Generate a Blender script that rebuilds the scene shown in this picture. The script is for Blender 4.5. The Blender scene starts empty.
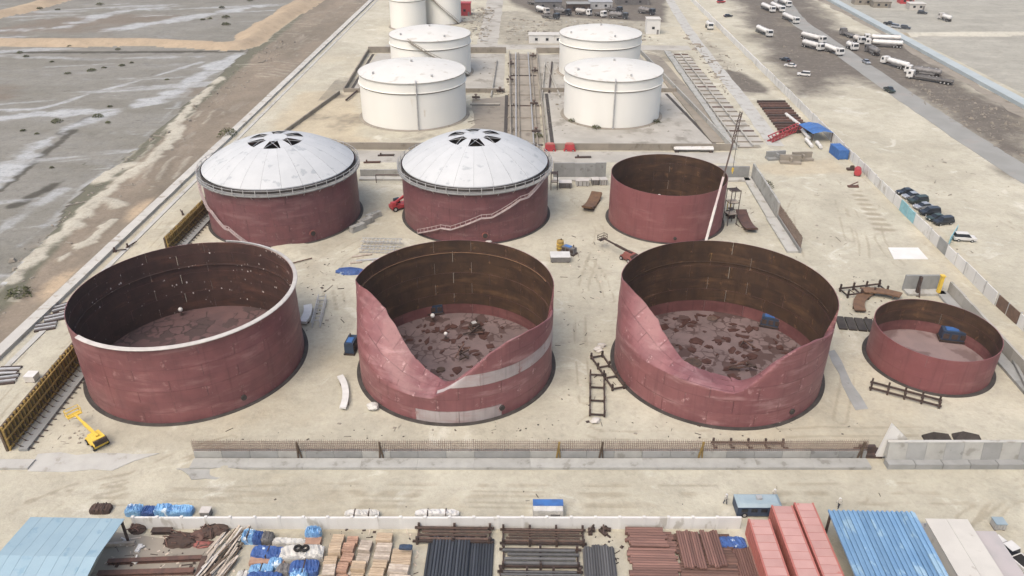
import bpy, math, random
import numpy as np
random.seed(7); rng = np.random.default_rng(7)
PI = math.pi; R_ = math.radians
sc = bpy.context.scene
col = sc.collection

# ------------------------------------------------------------------ camera, sky, sun, exposure
CAM_H, FPX, PITCH, YAW = 75.0, 781.0, R_(29.5), R_(1.4)
cd = bpy.data.cameras.new('camera'); cam = bpy.data.objects.new('camera', cd); col.objects.link(cam)
cd.sensor_width = 36; cd.lens = FPX / 1024 * 36; cd.clip_start = 1; cd.clip_end = 8000
cam.location = (0, 0, CAM_H); cam.rotation_euler = (PI / 2 - PITCH, 0, YAW)
sc.camera = cam
SUN_EL, SUN_AZ = 58, 215          # elevation, compass azimuth (0 = +Y, 90 = +X)
w = bpy.data.worlds.new('World'); sc.world = w; w.use_nodes = True
nt = w.node_tree; bg = nt.nodes['Background']
sky = nt.nodes.new('ShaderNodeTexSky'); sky.sky_type = 'NISHITA'; sky.sun_disc = False
sky.sun_elevation = R_(SUN_EL); sky.sun_rotation = R_(SUN_AZ)
sky.air_density = 1.0; sky.dust_density = 6.0; sky.ozone_density = 0.6; sky.altitude = 0
nt.links.new(sky.outputs[0], bg.inputs[0]); bg.inputs[1].default_value = 0.15
sd = bpy.data.lights.new('sun', 'SUN'); sun = bpy.data.objects.new('sun', sd); col.objects.link(sun)
sd.energy = 0.55; sd.angle = R_(60); sd.color = (1.0, 0.97, 0.93)
sun.rotation_euler = (R_(90 - SUN_EL), 0, PI - R_(SUN_AZ)); sun.location = (0, 0, 200)
sc.view_settings.view_transform = 'Standard'; sc.view_settings.look = 'None'
sc.view_settings.gamma = 1; sc.view_settings.use_curve_mapping = False
sc.view_settings.exposure = 0.84

# ------------------------------------------------------------------ site survey: photograph pixel -> point at height z
_fw = (-math.sin(YAW) * math.cos(PITCH), math.cos(YAW) * math.cos(PITCH), -math.sin(PITCH))
_rt = (math.cos(YAW), math.sin(YAW), 0.0)
_up = (_rt[1] * _fw[2] - _rt[2] * _fw[1], _rt[2] * _fw[0] - _rt[0] * _fw[2], _rt[0] * _fw[1] - _rt[1] * _fw[0])
def g(u, v, z=0.0):
    a = (u - 512) / FPX; b = (288 - v) / FPX
    d = [_fw[i] + _rt[i] * a + _up[i] * b for i in range(3)]
    t = (z - CAM_H) / d[2]
    return (d[0] * t, d[1] * t, z)
def gxy(u, v, z=0.0): return g(u, v, z)[:2]

# ------------------------------------------------------------------ materials
MATS = {}
class N:
    def __init__(s, name):
        s.m = bpy.data.materials.new(name); s.m.use_nodes = True
        s.t = s.m.node_tree; s.b = s.t.nodes['Principled BSDF']
    def n(s, typ, **kw):
        x = s.t.nodes.new('ShaderNode' + typ)
        for k, v in kw.items(): setattr(x, k, v)
        return x
    def l(s, a, b): s.t.links.new(a, b)
    def val(s, x, inp):
        if isinstance(x, (int, float)): inp.default_value = x
        else: s.l(x, inp)
    def math(s, op, a, b=0.0, c=None, clamp=False):
        x = s.n('Math', operation=op); x.use_clamp = clamp
        s.val(a, x.inputs[0]); s.val(b, x.inputs[1])
        if c is not None: s.val(c, x.inputs[2])
        return x.outputs[0]
    def mix(s, f, a, b, mode='MIX'):
        x = s.n('Mix', data_type='RGBA', blend_type=mode)
        s.val(f, x.inputs[0])
        for v, i in ((a, 6), (b, 7)):
            if isinstance(v, (tuple, list)): x.inputs[i].default_value = (*v[:3], 1)
            else: s.l(v, x.inputs[i])
        return x.outputs[2]
    def noise(s, vec, scale, detail=6, rough=.55, dist=0.0):
        x = s.n('TexNoise'); x.inputs['Scale'].default_value = scale; x.inputs['Detail'].default_value = detail
        x.inputs['Roughness'].default_value = rough; x.inputs['Distortion'].default_value = dist
        s.l(vec, x.inputs['Vector']); return x.outputs['Fac']
    def step(s, v, lo, hi):
        x = s.n('MapRange'); x.interpolation_type = 'SMOOTHSTEP'
        s.l(v, x.inputs[0]); x.inputs[1].default_value = lo; x.inputs[2].default_value = hi
        return x.outputs[0]
    def coord(s, stretch=(1, 1, 1), rot=0, rnd=True):
        tc = s.n('TexCoord'); mp = s.n('Mapping'); mp.inputs['Scale'].default_value = stretch
        mp.inputs['Rotation'].default_value = (0, 0, rot)
        src = tc.outputs['Object']
        if rnd:
            oi = s.n('ObjectInfo'); va = s.n('VectorMath', operation='ADD')
            mu = s.math('MULTIPLY', oi.outputs['Random'], 37.0)
            s.l(src, va.inputs[0]); s.l(mu, va.inputs[1]); src = va.outputs[0]
        s.l(src, mp.inputs[0]); return mp.outputs[0]
    def bump(s, h, strength, dist=.1):
        x = s.n('Bump'); x.inputs['Strength'].default_value = strength; x.inputs['Distance'].default_value = dist
        s.l(h, x.inputs['Height']); s.l(x.outputs[0], s.b.inputs['Normal'])
def mat(name, c1, c2=None, sc_=.6, rough=.85, bump=.25, bsc=6., metal=0., rnd=.08, c3=None, t3=.56, sc3=.25, stretch=(1, 1, 1), w3=.08, spec=.3, bdist=.1):
    q = N(name); v = q.coord(stretch)
    c2 = c2 or tuple(x * .78 for x in c1)
    f = q.step(q.noise(v, sc_), .32, .68)
    c = q.mix(f, c1, c2)
    if c3:
        f3 = q.step(q.noise(v, sc3, 8, .6), t3, t3 + w3); c = q.mix(f3, c, c3)
    if rnd:
        oi = q.n('ObjectInfo'); k = q.math('MULTIPLY_ADD', oi.outputs['Random'], 2 * rnd, 1 - rnd)
        cc = q.n('CombineColor'); [q.l(k, cc.inputs[i]) for i in range(3)]
        c = q.mix(1.0, c, cc.outputs[0], 'MULTIPLY')
    q.l(c, q.b.inputs['Base Color']); q.b.inputs['Roughness'].default_value = rough
    q.b.inputs['Metallic'].default_value = metal; q.b.inputs['Specular IOR Level'].default_value = spec
    if bump: q.bump(q.noise(v, bsc, 5), bump, bdist)
    MATS[name] = q.m; return q.m

def ground_mat(name, base, alt, rc, gc, bc, fine=(.75, 1.1), rot=0.0, st=(1, 1, 1), rlo=.22, rhi=.85, alt2=None):
    """soil whose three surveyed masks (attribute 'mask') blend in other soils through noise"""
    q = N(name); v = q.coord((1, 1, 1), rnd=False); vs = q.coord(st, rot, rnd=False)
    big = q.step(q.noise(vs, .035, 8, .6, .4), .36, .64); c = q.mix(big, base, alt)
    if alt2: c = q.mix(q.step(q.noise(vs, .11, 9, .65, .8), .55, .70), c, alt2)
    at = q.n('Attribute', attribute_name='mask'); sp = q.n('SeparateColor'); q.l(at.outputs['Color'], sp.inputs[0])
    nz = q.noise(vs, .35, 8, .65, .5); nz2 = q.noise(v, .08, 7, .6, .3); nz = q.math('MULTIPLY_ADD', nz, .65, q.math('MULTIPLY', nz2, .35))
    for i, cl in ((2, bc), (1, gc), (0, rc)):
        f = q.step(q.math('MULTIPLY_ADD', nz, .7, q.math('ADD', sp.outputs[i], -.35)), rlo, rhi)
        f = q.math('MULTIPLY', f, q.step(sp.outputs[i], .02, .2)); c = q.mix(f, c, cl)
    mt = q.step(q.noise(v, .42, 12, .78, .2), .50, .60); c = q.mix(q.math('MULTIPLY', mt, .30), c, tuple(x * .62 for x in base))
    mt2 = q.step(q.noise(v, 1.1, 10, .8), .60, .66); c = q.mix(q.math('MULTIPLY', mt2, .28), c, tuple(min(.6, x * 1.35) for x in base))
    f1 = q.noise(v, 1.3, 9, .7); k = q.math('MULTIPLY_ADD', f1, fine[1] - fine[0], fine[0])
    f2 = q.noise(v, .12, 7, .68, .6); k = q.math('MULTIPLY', k, q.math('MULTIPLY_ADD', f2, .62, .69))
    cc = q.n('CombineColor'); [q.l(k, cc.inputs[i]) for i in range(3)]
    c = q.mix(1.0, c, cc.outputs[0], 'MULTIPLY'); q.l(c, q.b.inputs['Base Color'])
    q.b.inputs['Roughness'].default_value = .95; q.b.inputs['Specular IOR Level'].default_value = .15
    q.bump(q.noise(v, .9, 8, .7), .55, .35)
    MATS[name] = q.m; return q.m

ground_mat('sand', (.394, .374, .298), (.333, .314, .246), (.258, .232, .172), (.112, .099, .083), (.375, .330, .238), (.80, 1.20), alt2=(.455, .440, .368))
ground_mat('salt_mud', (.164, .158, .133), (.192, .187, .164), (.325, .338, .335), (.070, .066, .054), (.160, .138, .110), (.70, 1.26), rot=.35, st=(.45, 1.7, 1), alt2=(.212, .212, .198))
ground_mat('brown_dirt', (.212, .178, .136), (.160, .138, .106), (.37, .35, .285), (.118, .116, .085), (.38, .30, .205), (.66, 1.28), rot=0, st=(1.5, .5, 1), alt2=(.225, .204, .166))
ground_mat('berm_sand', (.335, .268, .185), (.300, .242, .170), (.33, .28, .2), (.26, .23, .17), (.40, .31, .21), (.85, 1.12))
ground_mat('grey_flat', (.260, .254, .216), (.300, .292, .250), (.40, .385, .32), (.14, .135, .115), (.36, .31, .23), (.85, 1.15), rot=0, st=(.5, 2, 1))

def primer(name, c1, c2, pale, mark, pl=7.5, ph=2.4, inner=False, speck=0.0, var=.15, ln=.6, sf=1.0):
    q = N(name); ge = q.n('NewGeometry'); v = ge.outputs['Position']; tc = q.n('TexCoord'); sp = q.n('SeparateXYZ'); q.l(tc.outputs['UV'], sp.inputs[0])
    u, t = sp.outputs[0], sp.outputs[1]
    du = q.math('MULTIPLY', q.math('MINIMUM', u, q.math('SUBTRACT', 1.0, u)), pl)
    dv = q.math('MULTIPLY', q.math('MINIMUM', t, q.math('SUBTRACT', 1.0, t)), ph)
    c = q.mix(q.step(q.noise(v, .35, 8, .6), .33, .67), c1, c2)
    mp = q.n('Mapping'); mp.inputs['Scale'].default_value = (2.2, 2.2, .10); q.l(v, mp.inputs[0]); vs = mp.outputs[0]
    c = q.mix(q.math('MULTIPLY', q.step(q.noise(vs, .8, 7, .65), .50, .72), .5), c, tuple(x * .5 for x in c1))
    mp2 = q.n('Mapping'); mp2.inputs['Scale'].default_value = (.5, .5, 2.4); q.l(v, mp2.inputs[0]); c = q.mix(q.math('MULTIPLY', q.step(q.noise(mp2.outputs[0], .3, 6, .6), .50, .74), .5), c, pale)
    c = q.mix(q.math('MULTIPLY', q.step(q.noise(v, .16, 6, .65), .56, .70), .45), c, mark)
    oi = q.n('ObjectInfo'); k = q.math('MULTIPLY_ADD', oi.outputs['Random'], 2 * var, 1 - var)
    cc = q.n('CombineColor'); [q.l(k, cc.inputs[i]) for i in range(3)]; c = q.mix(1.0, c, cc.outputs[0], 'MULTIPLY')
    n2 = q.noise(v, 1.4, 6, .65)
    sc_near = q.math('MULTIPLY', q.math('SUBTRACT', 1.0, q.step(du, .25, .9)), q.step(n2, .55, .66))
    c = q.mix(q.math('MULTIPLY', sc_near, .7 * sf), c, pale)
    c = q.mix(q.math('MULTIPLY', q.step(q.noise(v, .5, 7, .6), .62, .74), .5 * sf), c, pale)
    line = q.math('SUBTRACT', 1.0, q.step(q.math('MINIMUM', du, dv), .04, .16)); c = q.mix(q.math('MULTIPLY', q.math('MULTIPLY', line, q.step(q.noise(v, .25, 5), .35, .62)), ln), c, mark)
    if speck:
        vp = q.n('TexVoronoi'); vp.inputs['Scale'].default_value = 1.5; q.l(q.coord((1, 1, .55)), vp.inputs['Vector'])
        nearseam = q.math('SUBTRACT', 1.0, q.step(q.math('MINIMUM', du, dv), .25, .75))
        dots = q.math('SUBTRACT', 1.0, q.step(vp.outputs['Distance'], .14, .24))
        f = q.math('MULTIPLY', q.math('MULTIPLY', dots, nearseam), q.step(q.noise(q.coord(), .22, 4), .5, .58)); c = q.mix(q.math('MULTIPLY', f, speck), c, (.65, .6, .55))
    q.l(c, q.b.inputs['Base Color']); q.b.inputs['Roughness'].default_value = .5; q.b.inputs['Specular IOR Level'].default_value = .45
    q.bump(q.noise(v, .9, 4), .25, .15); MATS[name] = q.m
primer('red_primer', (.176, .067, .067), (.140, .054, .055), (.30, .165, .155), (.10, .040, .040), var=.06, ln=.4)
primer('smooth_primer', (.180, .067, .068), (.165, .057, .058), (.27, .135, .13), (.13, .050, .050), var=.04, ln=.25, sf=.35)
primer('pink_primer', (.194, .078, .079), (.160, .064, .066), (.40, .25, .24), (.105, .042, .042), var=.06, ln=.6, sf=1.25)
primer('dark_primer', (.140, .055, .058), (.112, .046, .050), (.21, .12, .12), (.085, .037, .038), pl=3.6, var=.06, ln=.3)
primer('galvanised_plate', (.36, .325, .315), (.30, .26, .25), (.25, .125, .12), (.15, .10, .09), sf=1.35)
primer('inner_rust', (.060, .034, .019), (.036, .021, .014), (.145, .080, .038), (.028, .017, .011), var=.10, sf=1.3)
primer('inner_rust_dark', (.056, .030, .024), (.038, .021, .018), (.13, .06, .038), (.028, .016, .013), speck=.75)
primer('inner_primer', (.150, .062, .058), (.112, .044, .043), (.20, .10, .09), (.07, .028, .027))

def tank_floor_mat(name, base, base2, patch, dark, vs_=.34, th=.30):
    q = N(name); v = q.coord()
    c = q.mix(q.step(q.noise(v, .3, 7, .6), .35, .65), base, base2)
    dz = q.n('VectorMath', operation='ADD'); nn = q.n('TexNoise'); nn.inputs['Scale'].default_value = .6; q.l(v, nn.inputs['Vector'])
    q.l(v, dz.inputs[0]); ns = q.n('VectorMath', operation='SCALE'); ns.inputs[3].default_value = 1.6; q.l(nn.outputs['Color'], ns.inputs[0]); q.l(ns.outputs[0], dz.inputs[1])
    vo = q.n('TexVoronoi', feature='F1', distance='MANHATTAN'); vo.inputs['Scale'].default_value = vs_; q.l(dz.outputs[0], vo.inputs['Vector'])
    hs = q.n('SeparateColor'); q.l(vo.outputs['Color'], hs.inputs[0])
    edge = q.n('TexVoronoi', feature='DISTANCE_TO_EDGE'); edge.inputs['Scale'].default_value = vs_; q.l(dz.outputs[0], edge.inputs['Vector'])
    pt = q.math('MULTIPLY', q.math('LESS_THAN', hs.outputs[0], th), 1.0)
    c = q.mix(pt, c, patch)
    crack = q.math('MULTIPLY', q.math('SUBTRACT', 1.0, q.step(edge.outputs['Distance'], .03, .09)), q.step(q.noise(v, .2, 3), .46, .56))
    c = q.mix(q.math('MULTIPLY', crack, .85), c, dark)
    q.l(c, q.b.inputs['Base Color']); q.b.inputs['Roughness'].default_value = .75
    q.bump(q.noise(v, 1.0, 5), .3, .15); MATS[name] = q.m
tank_floor_mat('floor_coated', (.140, .100, .096), (.108, .078, .075), (.060, .035, .031), (.045, .024, .020), .55, .16)
tank_floor_mat('floor_dark', (.105, .058, .055), (.080, .046, .045), (.055, .034, .032), (.03, .018, .017), .42, .16)
tank_floor_mat('floor_grey', (.205, .150, .140), (.175, .130, .122), (.13, .085, .08), (.12, .08, .075), .15, .1)

mat('white_roof', (.415, .43, .43), (.385, .40, .402), .3, .6, .1, 3, c3=(.30, .32, .325), t3=.58, sc3=.4, rnd=.03)
mat('white_tank', (.66, .655, .605), (.63, .625, .575), .12, .5, .06, 2, c3=(.55, .51, .43), t3=.66, sc3=.35, stretch=(1, 1, .25), rnd=.02)
mat('white_tank_roof', (.52, .515, .475), (.49, .485, .447), .2, .5, .06, 2, c3=(.42, .40, .35), t3=.58, sc3=.3, rnd=.02)
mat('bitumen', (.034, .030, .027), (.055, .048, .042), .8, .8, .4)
mat('concrete', (.315, .315, .290), (.265, .265, .243), .5, .85, .25, 4, c3=(.205, .200, .178), t3=.57, sc3=.5, rnd=.08)
mat('concrete_pale', (.375, .372, .342), (.330, .327, .300), .4, .85, .25, 4, c3=(.27, .26, .225), t3=.56, sc3=.4, rnd=.05)
mat('concrete_grey', (.240, .244, .234), (.200, .204, .194), .4, .85, .25, 4, c3=(.155, .155, .145), t3=.6, sc3=.5, rnd=.12)
mat('concrete_brown', (.232, .208, .170), (.190, .172, .140), .3, .9, .3, 3, c3=(.14, .122, .098), t3=.58, sc3=.3, rnd=.08)
mat('concrete_stained', (.335, .322, .285), (.268, .258, .226), .12, .9, .25, 2, c3=(.19, .178, .150), t3=.52, sc3=.16, w3=.16, rnd=.05)
mat('white_wall', (.56, .555, .525), (.50, .495, .468), .3, .75, .12, 4, c3=(.37, .355, .315), t3=.6, sc3=.5, stretch=(1, 1, .4), rnd=.05)
mat('old_wall', (.42, .412, .375), (.36, .352, .32), .2, .85, .3, 3, c3=(.28, .26, .22), t3=.55, sc3=.3, rnd=.06)
mat('cyan_panel', (.22, .42, .46), None, 1, .6, .1, rnd=.1)
mat('brown_panel', (.14, .09, .065), None, 1, .7, .1)
mat('steel_dark', (.045, .035, .032), (.075, .05, .04), 1.5, .65, .3, 8, metal=.2, rnd=.2)
mat('steel_rust', (.115, .062, .046), (.075, .045, .037), 1.2, .7, .3, 8, rnd=.25)
mat('pipe_rust', (.165, .090, .072), (.120, .068, .056), 1.2, .65, .2, 8, rnd=.28)
mat('pipe_black', (.030, .035, .042), (.045, .050, .058), 2, .5, .1, 8, rnd=.3)
mat('pipe_grey', (.085, .085, .085), (.065, .065, .066), 2, .55, .1, 8, rnd=.22)
mat('plate_rust', (.155, .090, .05), (.11, .065, .04), 1, .7, .3, 6, rnd=.15)
mat('galv', (.42, .42, .41), (.34, .34, .33), 1.2, .5, .2, 6, metal=.3, rnd=.1)
mat('pale_steel', (.40, .33, .315), (.33, .27, .26), 1.2, .6, .2, 6, rnd=.1)
mat('rebar', (.19, .135, .105), (.14, .10, .078), 1, .8, 0, rnd=.1)
mat('yellow_form', (.27, .185, .055), (.19, .13, .045), 1.2, .7, .2, 6, rnd=.2)
mat('form_board', (.10, .072, .048), (.075, .055, .04), 1, .8, .3, 6, rnd=.15)
mat('yellow_paint', (.62, .43, .06), (.52, .36, .06), 1, .45, .05, rnd=.05)
mat('red_paint', (.36, .045, .05), (.28, .04, .045), 1, .5, .1, rnd=.08)
mat('lift_red', (.22, .075, .062), (.16, .06, .05), 1, .55, .1, rnd=.08)
mat('container_roof', (.39, .235, .21), (.355, .205, .185), .5, .7, .1, 5, c3=(.36, .14, .115), t3=.62, sc3=.7, rnd=.06)
mat('container_red', (.36, .13, .105), (.31, .11, .09), .5, .6, .1, 5, c3=(.33, .10, .08), t3=.63, sc3=.7, rnd=.06)
mat('blue_paint', (.045, .13, .33), (.04, .10, .25), 1, .5, .1, rnd=.12)
mat('navy_paint', (.03, .05, .085), (.03, .04, .06), 1, .5, .1, rnd=.15)
mat('pale_blue', (.25, .31, .335), (.21, .27, .30), .5, .6, .1, rnd=.06)
mat('shed_blue', (.25, .345, .39), (.22, .315, .365), .25, .55, .08, 4, c3=(.18, .28, .34), t3=.58, sc3=.5, rnd=.04)
mat('roof_blue', (.145, .255, .385), (.115, .215, .345), .3, .45, .06, 4, c3=(.22, .33, .42), t3=.54, sc3=.35, rnd=.1)
mat('cream_roof', (.46, .445, .40), (.425, .41, .37), .4, .6, .08, 4, c3=(.35, .33, .29), t3=.6, sc3=.5, rnd=.03)
mat('grey_roof', (.32, .305, .295), (.36, .33, .32), .4, .6, .08, 4, rnd=.05)
mat('white_paint', (.54, .535, .51), (.47, .465, .44), .8, .45, .03, c3=(.42, .39, .34), t3=.6, sc3=.6, rnd=.08)
mat('offwhite', (.45, .43, .395), (.375, .355, .325), .8, .6, .15, rnd=.12)
mat('truck_grey', (.16, .155, .15), (.11, .105, .10), .8, .55, .1, rnd=.25)
mat('glass', (.018, .022, .028), None, 1, .12, 0, rnd=.1, spec=.5)
mat('tyre', (.018, .017, .016), None, 2, .9, .2, rnd=.1)
mat('car_dark', (.022, .026, .032), (.02, .023, .028), 1, .28, 0, rnd=.3, spec=.5)
mat('car_green', (.03, .045, .038), None, 1, .3, 0, rnd=.2, spec=.5)
mat('car_silver', (.36, .38, .40), None, 1, .3, 0, metal=.4, rnd=.1)
mat('asphalt', (.238, .240, .222), (.205, .206, .190), .12, .9, .2, 6, c3=(.235, .225, .205), t3=.55, sc3=.09, rnd=0)
mat('canal_pale', (.32, .36, .365), (.28, .32, .325), .1, .8, .2, 2, c3=(.30, .33, .33), t3=.6, sc3=.1, rnd=0)
mat('timber', (.40, .315, .22), (.31, .24, .165), 1.3, .85, .3, 8, stretch=(1, 6, 1), rnd=.14)
mat('timber_red', (.34, .215, .15), (.25, .155, .11), 1.3, .85, .3, 8, rnd=.18)
mat('plank_grey', (.42, .365, .30), (.30, .255, .205), 1.3, .9, .3, 8, rnd=.2)
mat('scrap_brown', (.085, .055, .042), (.055, .038, .032), 1.5, .85, .5, 6, rnd=.3)
mat('tarp_blue', (.045, .10, .27), (.035, .07, .19), 1.2, .45, .6, 4, c3=(.42, .50, .58), t3=.62, sc3=.9, rnd=.15, bdist=.3)
mat('tarp_light', (.21, .39, .56), (.10, .22, .42), 1.0, .45, .6, 4, c3=(.55, .62, .66), t3=.56, sc3=.9, rnd=.1, bdist=.3)
mat('tarp_white', (.50, .49, .45), (.40, .39, .355), 1, .55, .6, 4, rnd=.05, bdist=.3)
mat('floor_scrap', (.040, .017, .013), (.065, .030, .024), 1.0, .75, .3, 5, rnd=0)
mat('leaf', (.055, .066, .028), (.085, .085, .042), 2, .8, 0, rnd=.25)
mat('twig', (.10, .075, .05), None, 2, .9, 0)
mat('lamp_red', (.4, .02, .02), None, 1, .4, 0)
mat('headlight', (.7, .7, .68), None, 1, .2, 0)
q = N('worker_clothes'); tc = q.n('TexCoord'); sp = q.n('SeparateXYZ'); q.l(tc.outputs['Object'], sp.inputs[0])
c = q.mix(q.math('GREATER_THAN', sp.outputs[2], .92), (.03, .033, .045), (.44, .42, .37)); c = q.mix(q.math('GREATER_THAN', sp.outputs[2], 1.5), c, (.27, .15, .10))
q.l(c, q.b.inputs['Base Color']); q.b.inputs['Roughness'].default_value = .85; MATS['worker_clothes'] = q.m

# ------------------------------------------------------------------ mesh helpers
class MB:
    def __init__(s): s.v = []; s.f = []; s.mi = []
    def add(s, vs, fs, mi=0):
        o = len(s.v); s.v += [tuple(p) for p in vs]; s.f += [tuple(i + o for i in f) for f in fs]; s.mi += [mi] * len(fs); return s
    def box(s, cx, cy, z0, sx, sy, sz, rz=0.0, mi=0, taper=1.0, tx=None):
        c, n = math.cos(rz), math.sin(rz); vs = []
        for k, zz in ((1, z0), (taper, z0 + sz)):
            kx = tx if (tx is not None and zz != z0) else k
            for ax, ay in ((-1, -1), (1, -1), (1, 1), (-1, 1)):
                x, y = ax * sx / 2 * kx, ay * sy / 2 * k
                vs.append((cx + x * c - y * n, cy + x * n + y * c, zz))
        return s.add(vs, [(3, 2, 1, 0), (4, 5, 6, 7), (0, 1, 5, 4), (1, 2, 6, 5), (2, 3, 7, 6), (3, 0, 4, 7)], mi)
    def frame(s, p, q):
        d = [q[i] - p[i] for i in range(3)]; L = math.sqrt(sum(x * x for x in d)) or 1e-6; d = [x / L for x in d]
        a = (0, 0, 1) if abs(d[2]) < .95 else (1, 0, 0)
        r = (d[1] * a[2] - d[2] * a[1], d[2] * a[0] - d[0] * a[2], d[0] * a[1] - d[1] * a[0]); m = math.sqrt(sum(x * x for x in r)); r = [x / m for x in r]
        u = (r[1] * d[2] - r[2] * d[1], r[2] * d[0] - r[0] * d[2], r[0] * d[1] - r[1] * d[0])
        return r, u
    def beam(s, p, q, w_, h_=None, mi=0, w2=None):
        h_ = h_ or w_; r, u = s.frame(p, q); k2 = (w2 / w_) if w2 else 1; vs = []
        for P, k in ((p, 1), (q, k2)):
            for a, b in ((-1, -1), (1, -1), (1, 1), (-1, 1)):
                vs.append([P[i] + r[i] * a * w_ / 2 * k + u[i] * b * h_ / 2 * k for i in range(3)])
        return s.add(vs, [(0, 1, 2, 3), (7, 6, 5, 4), (0, 4, 5, 1), (1, 5, 6, 2), (2, 6, 7, 3), (3, 7, 4, 0)], mi)
    def cyl(s, p, q, r1, n=12, r2=None, mi=0, cap=True):
        r2 = r1 if r2 is None else r2; r, u = s.frame(p, q); vs = []
        for P, k in ((p, r1), (q, r2)):
            for i in range(n):
                a = 2 * PI * i / n; vs.append([P[j] + (r[j] * math.cos(a) + u[j] * math.sin(a)) * k for j in range(3)])
        fs = [(i, n + i, n + (i + 1) % n, (i + 1) % n) for i in range(n)]
        if cap: fs += [tuple(range(n)), tuple(range(2 * n - 1, n - 1, -1))]
        return s.add(vs, fs, mi)
    def lathe(s, prof, n=64, a0=0.0, a1=2 * PI, mi=0, c=(0, 0)):
        full = abs(a1 - a0 - 2 * PI) < 1e-6; m = n if full else n + 1; k = len(prof); vs = []
        for i in range(m):
            a = a0 + (a1 - a0) * i / n
            for r, z in prof: vs.append((c[0] + r * math.cos(a), c[1] + r * math.sin(a), z))
        fs = []
        for i in range(n):
            j = (i + 1) % m
            for t in range(k - 1): fs.append((i * k + t, j * k + t, j * k + t + 1, i * k + t + 1))
        return s.add(vs, fs, mi)
    def prism(s, prof, w_, mi=0):      # profile in x,z extruded along y
        n = len(prof); vs = [(x, -w_ / 2, z) for x, z in prof] + [(x, w_ / 2, z) for x, z in prof]
        return s.add(vs, [tuple(range(n)), tuple(range(2 * n - 1, n - 1, -1))] + [(i, n + i, n + (i + 1) % n, (i + 1) % n) for i in range(n)], mi)
    def blob(s, cx, cy, cz, rx, ry, rz_, n=10, m=6, seed=0, amp=.18, mi=0, flat=False):
        rr = random.Random(seed); vs = []
        for j in range(m + 1):
            t = PI * j / m
            for i in range(n):
                a = 2 * PI * i / n; k = 1 + rr.uniform(-amp, amp)
                z = cz + rz_ * math.cos(t) * (k if not flat else 1)
                if flat: z = max(z, 0)
                vs.append((cx + rx * math.sin(t) * math.cos(a) * k, cy + ry * math.sin(t) * math.sin(a) * k, z))
        fs = [(j * n + i, j * n + (i + 1) % n, (j + 1) * n + (i + 1) % n, (j + 1) * n + i) for j in range(m) for i in range(n)]
        return s.add(vs, [f[::-1] for f in fs], mi)
    def mesh(s, name, smooth=False):
        me = bpy.data.meshes.new(name); me.from_pydata(s.v, [], s.f)
        if any(s.mi): me.polygons.foreach_set('material_index', s.mi)
        if smooth: me.polygons.foreach_set('use_smooth', [True] * len(s.f))
        me.update(); return me
    def build(s, name, m, parent=None, loc=(0, 0, 0), rz=0.0, smooth=False):
        me = s.mesh(name, smooth); return inst(name, me, m, parent, loc, (0, 0, rz))
def inst(name, me, m, parent=None, loc=(0, 0, 0), rot=(0, 0, 0), scale=(1, 1, 1)):
    ms = m if isinstance(m, (list, tuple)) else [m]
    if not me.materials:
        for x in ms: me.materials.append(MATS[x])
        me['mk'] = ','.join(ms)
    o = bpy.data.objects.new(name, me); col.objects.link(o)
    if me.get('mk') != ','.join(ms):
        for i, x in enumerate(ms): o.material_slots[i].link = 'OBJECT'; o.material_slots[i].material = MATS[x]
    o.parent = parent; o.location = loc; o.rotation_euler = rot; o.scale = scale
    return o
def T(name, label, cat, loc=(0, 0, 0), rz=0.0, group=None):
    o = bpy.data.objects.new(name, None); o.empty_display_size = .5; col.objects.link(o)
    o.location = loc; o.rotation_euler = (0, 0, rz); return tag(o, label, cat, group)
def tag(o, label, cat, group=None):
    o['label'] = label; o['category'] = cat
    if group: o['group'] = group
    return o
def setting(o): o['kind'] = 'structure'; return o
def stuff(o): o['kind'] = 'stuff'; return o
def shade_smooth(me, ang=35):
    me.polygons.foreach_set('use_smooth', [True] * len(me.polygons))
    try: me.set_sharp_from_angle(angle=R_(ang))
    except Exception: pass
def catmull(pts, step=3.0):
    P = [np.array(p, float) for p in pts]; P = [2 * P[0] - P[1]] + P + [2 * P[-1] - P[-2]]; out = []
    for i in range(1, len(P) - 2):
        L = np.linalg.norm(P[i + 1] - P[i]); n = max(2, int(L / step))
        for k in range(n):
            t = k / n; a, b, c_, d = P[i - 1], P[i], P[i + 1], P[i + 2]
            out.append(.5 * (2 * b + (c_ - a) * t + (2 * a - 5 * b + 4 * c_ - d) * t * t + (3 * b - a - 3 * c_ + d) * t ** 3))
    out.append(P[-2]); return np.array(out)
def slab(name, pts, z0, z1, m, jit=0.0, step=4.0, parent=None):
    """a flat slab from a plan outline, edges slightly uneven"""
    rr = random.Random(hash(name) % 1000 if False else len(pts) * 7 + int(abs(pts[0][0]) * 10)); out = []
    for i, p in enumerate(pts):
        q_ = pts[(i + 1) % len(pts)]; L = math.dist(p[:2], q_[:2]); n = max(1, int(L / step)) if jit else 1
        for k in range(n):
            t = k / n; j = jit if k else jit * .3
            out.append((p[0] + (q_[0] - p[0]) * t + rr.uniform(-j, j), p[1] + (q_[1] - p[1]) * t + rr.uniform(-j, j)))
    n = len(out)
    ar = sum(out[i][0] * out[(i + 1) % n][1] - out[(i + 1) % n][0] * out[i][1] for i in range(n))
    if ar < 0: out.reverse()
    b = MB(); b.add([(x, y, z1) for x, y in out] + [(x, y, z0) for x, y in out], [tuple(range(n))] + [(i, n + i, n + (i + 1) % n, (i + 1) % n) for i in range(n)])
    return b.build(name, m, parent)

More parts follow.
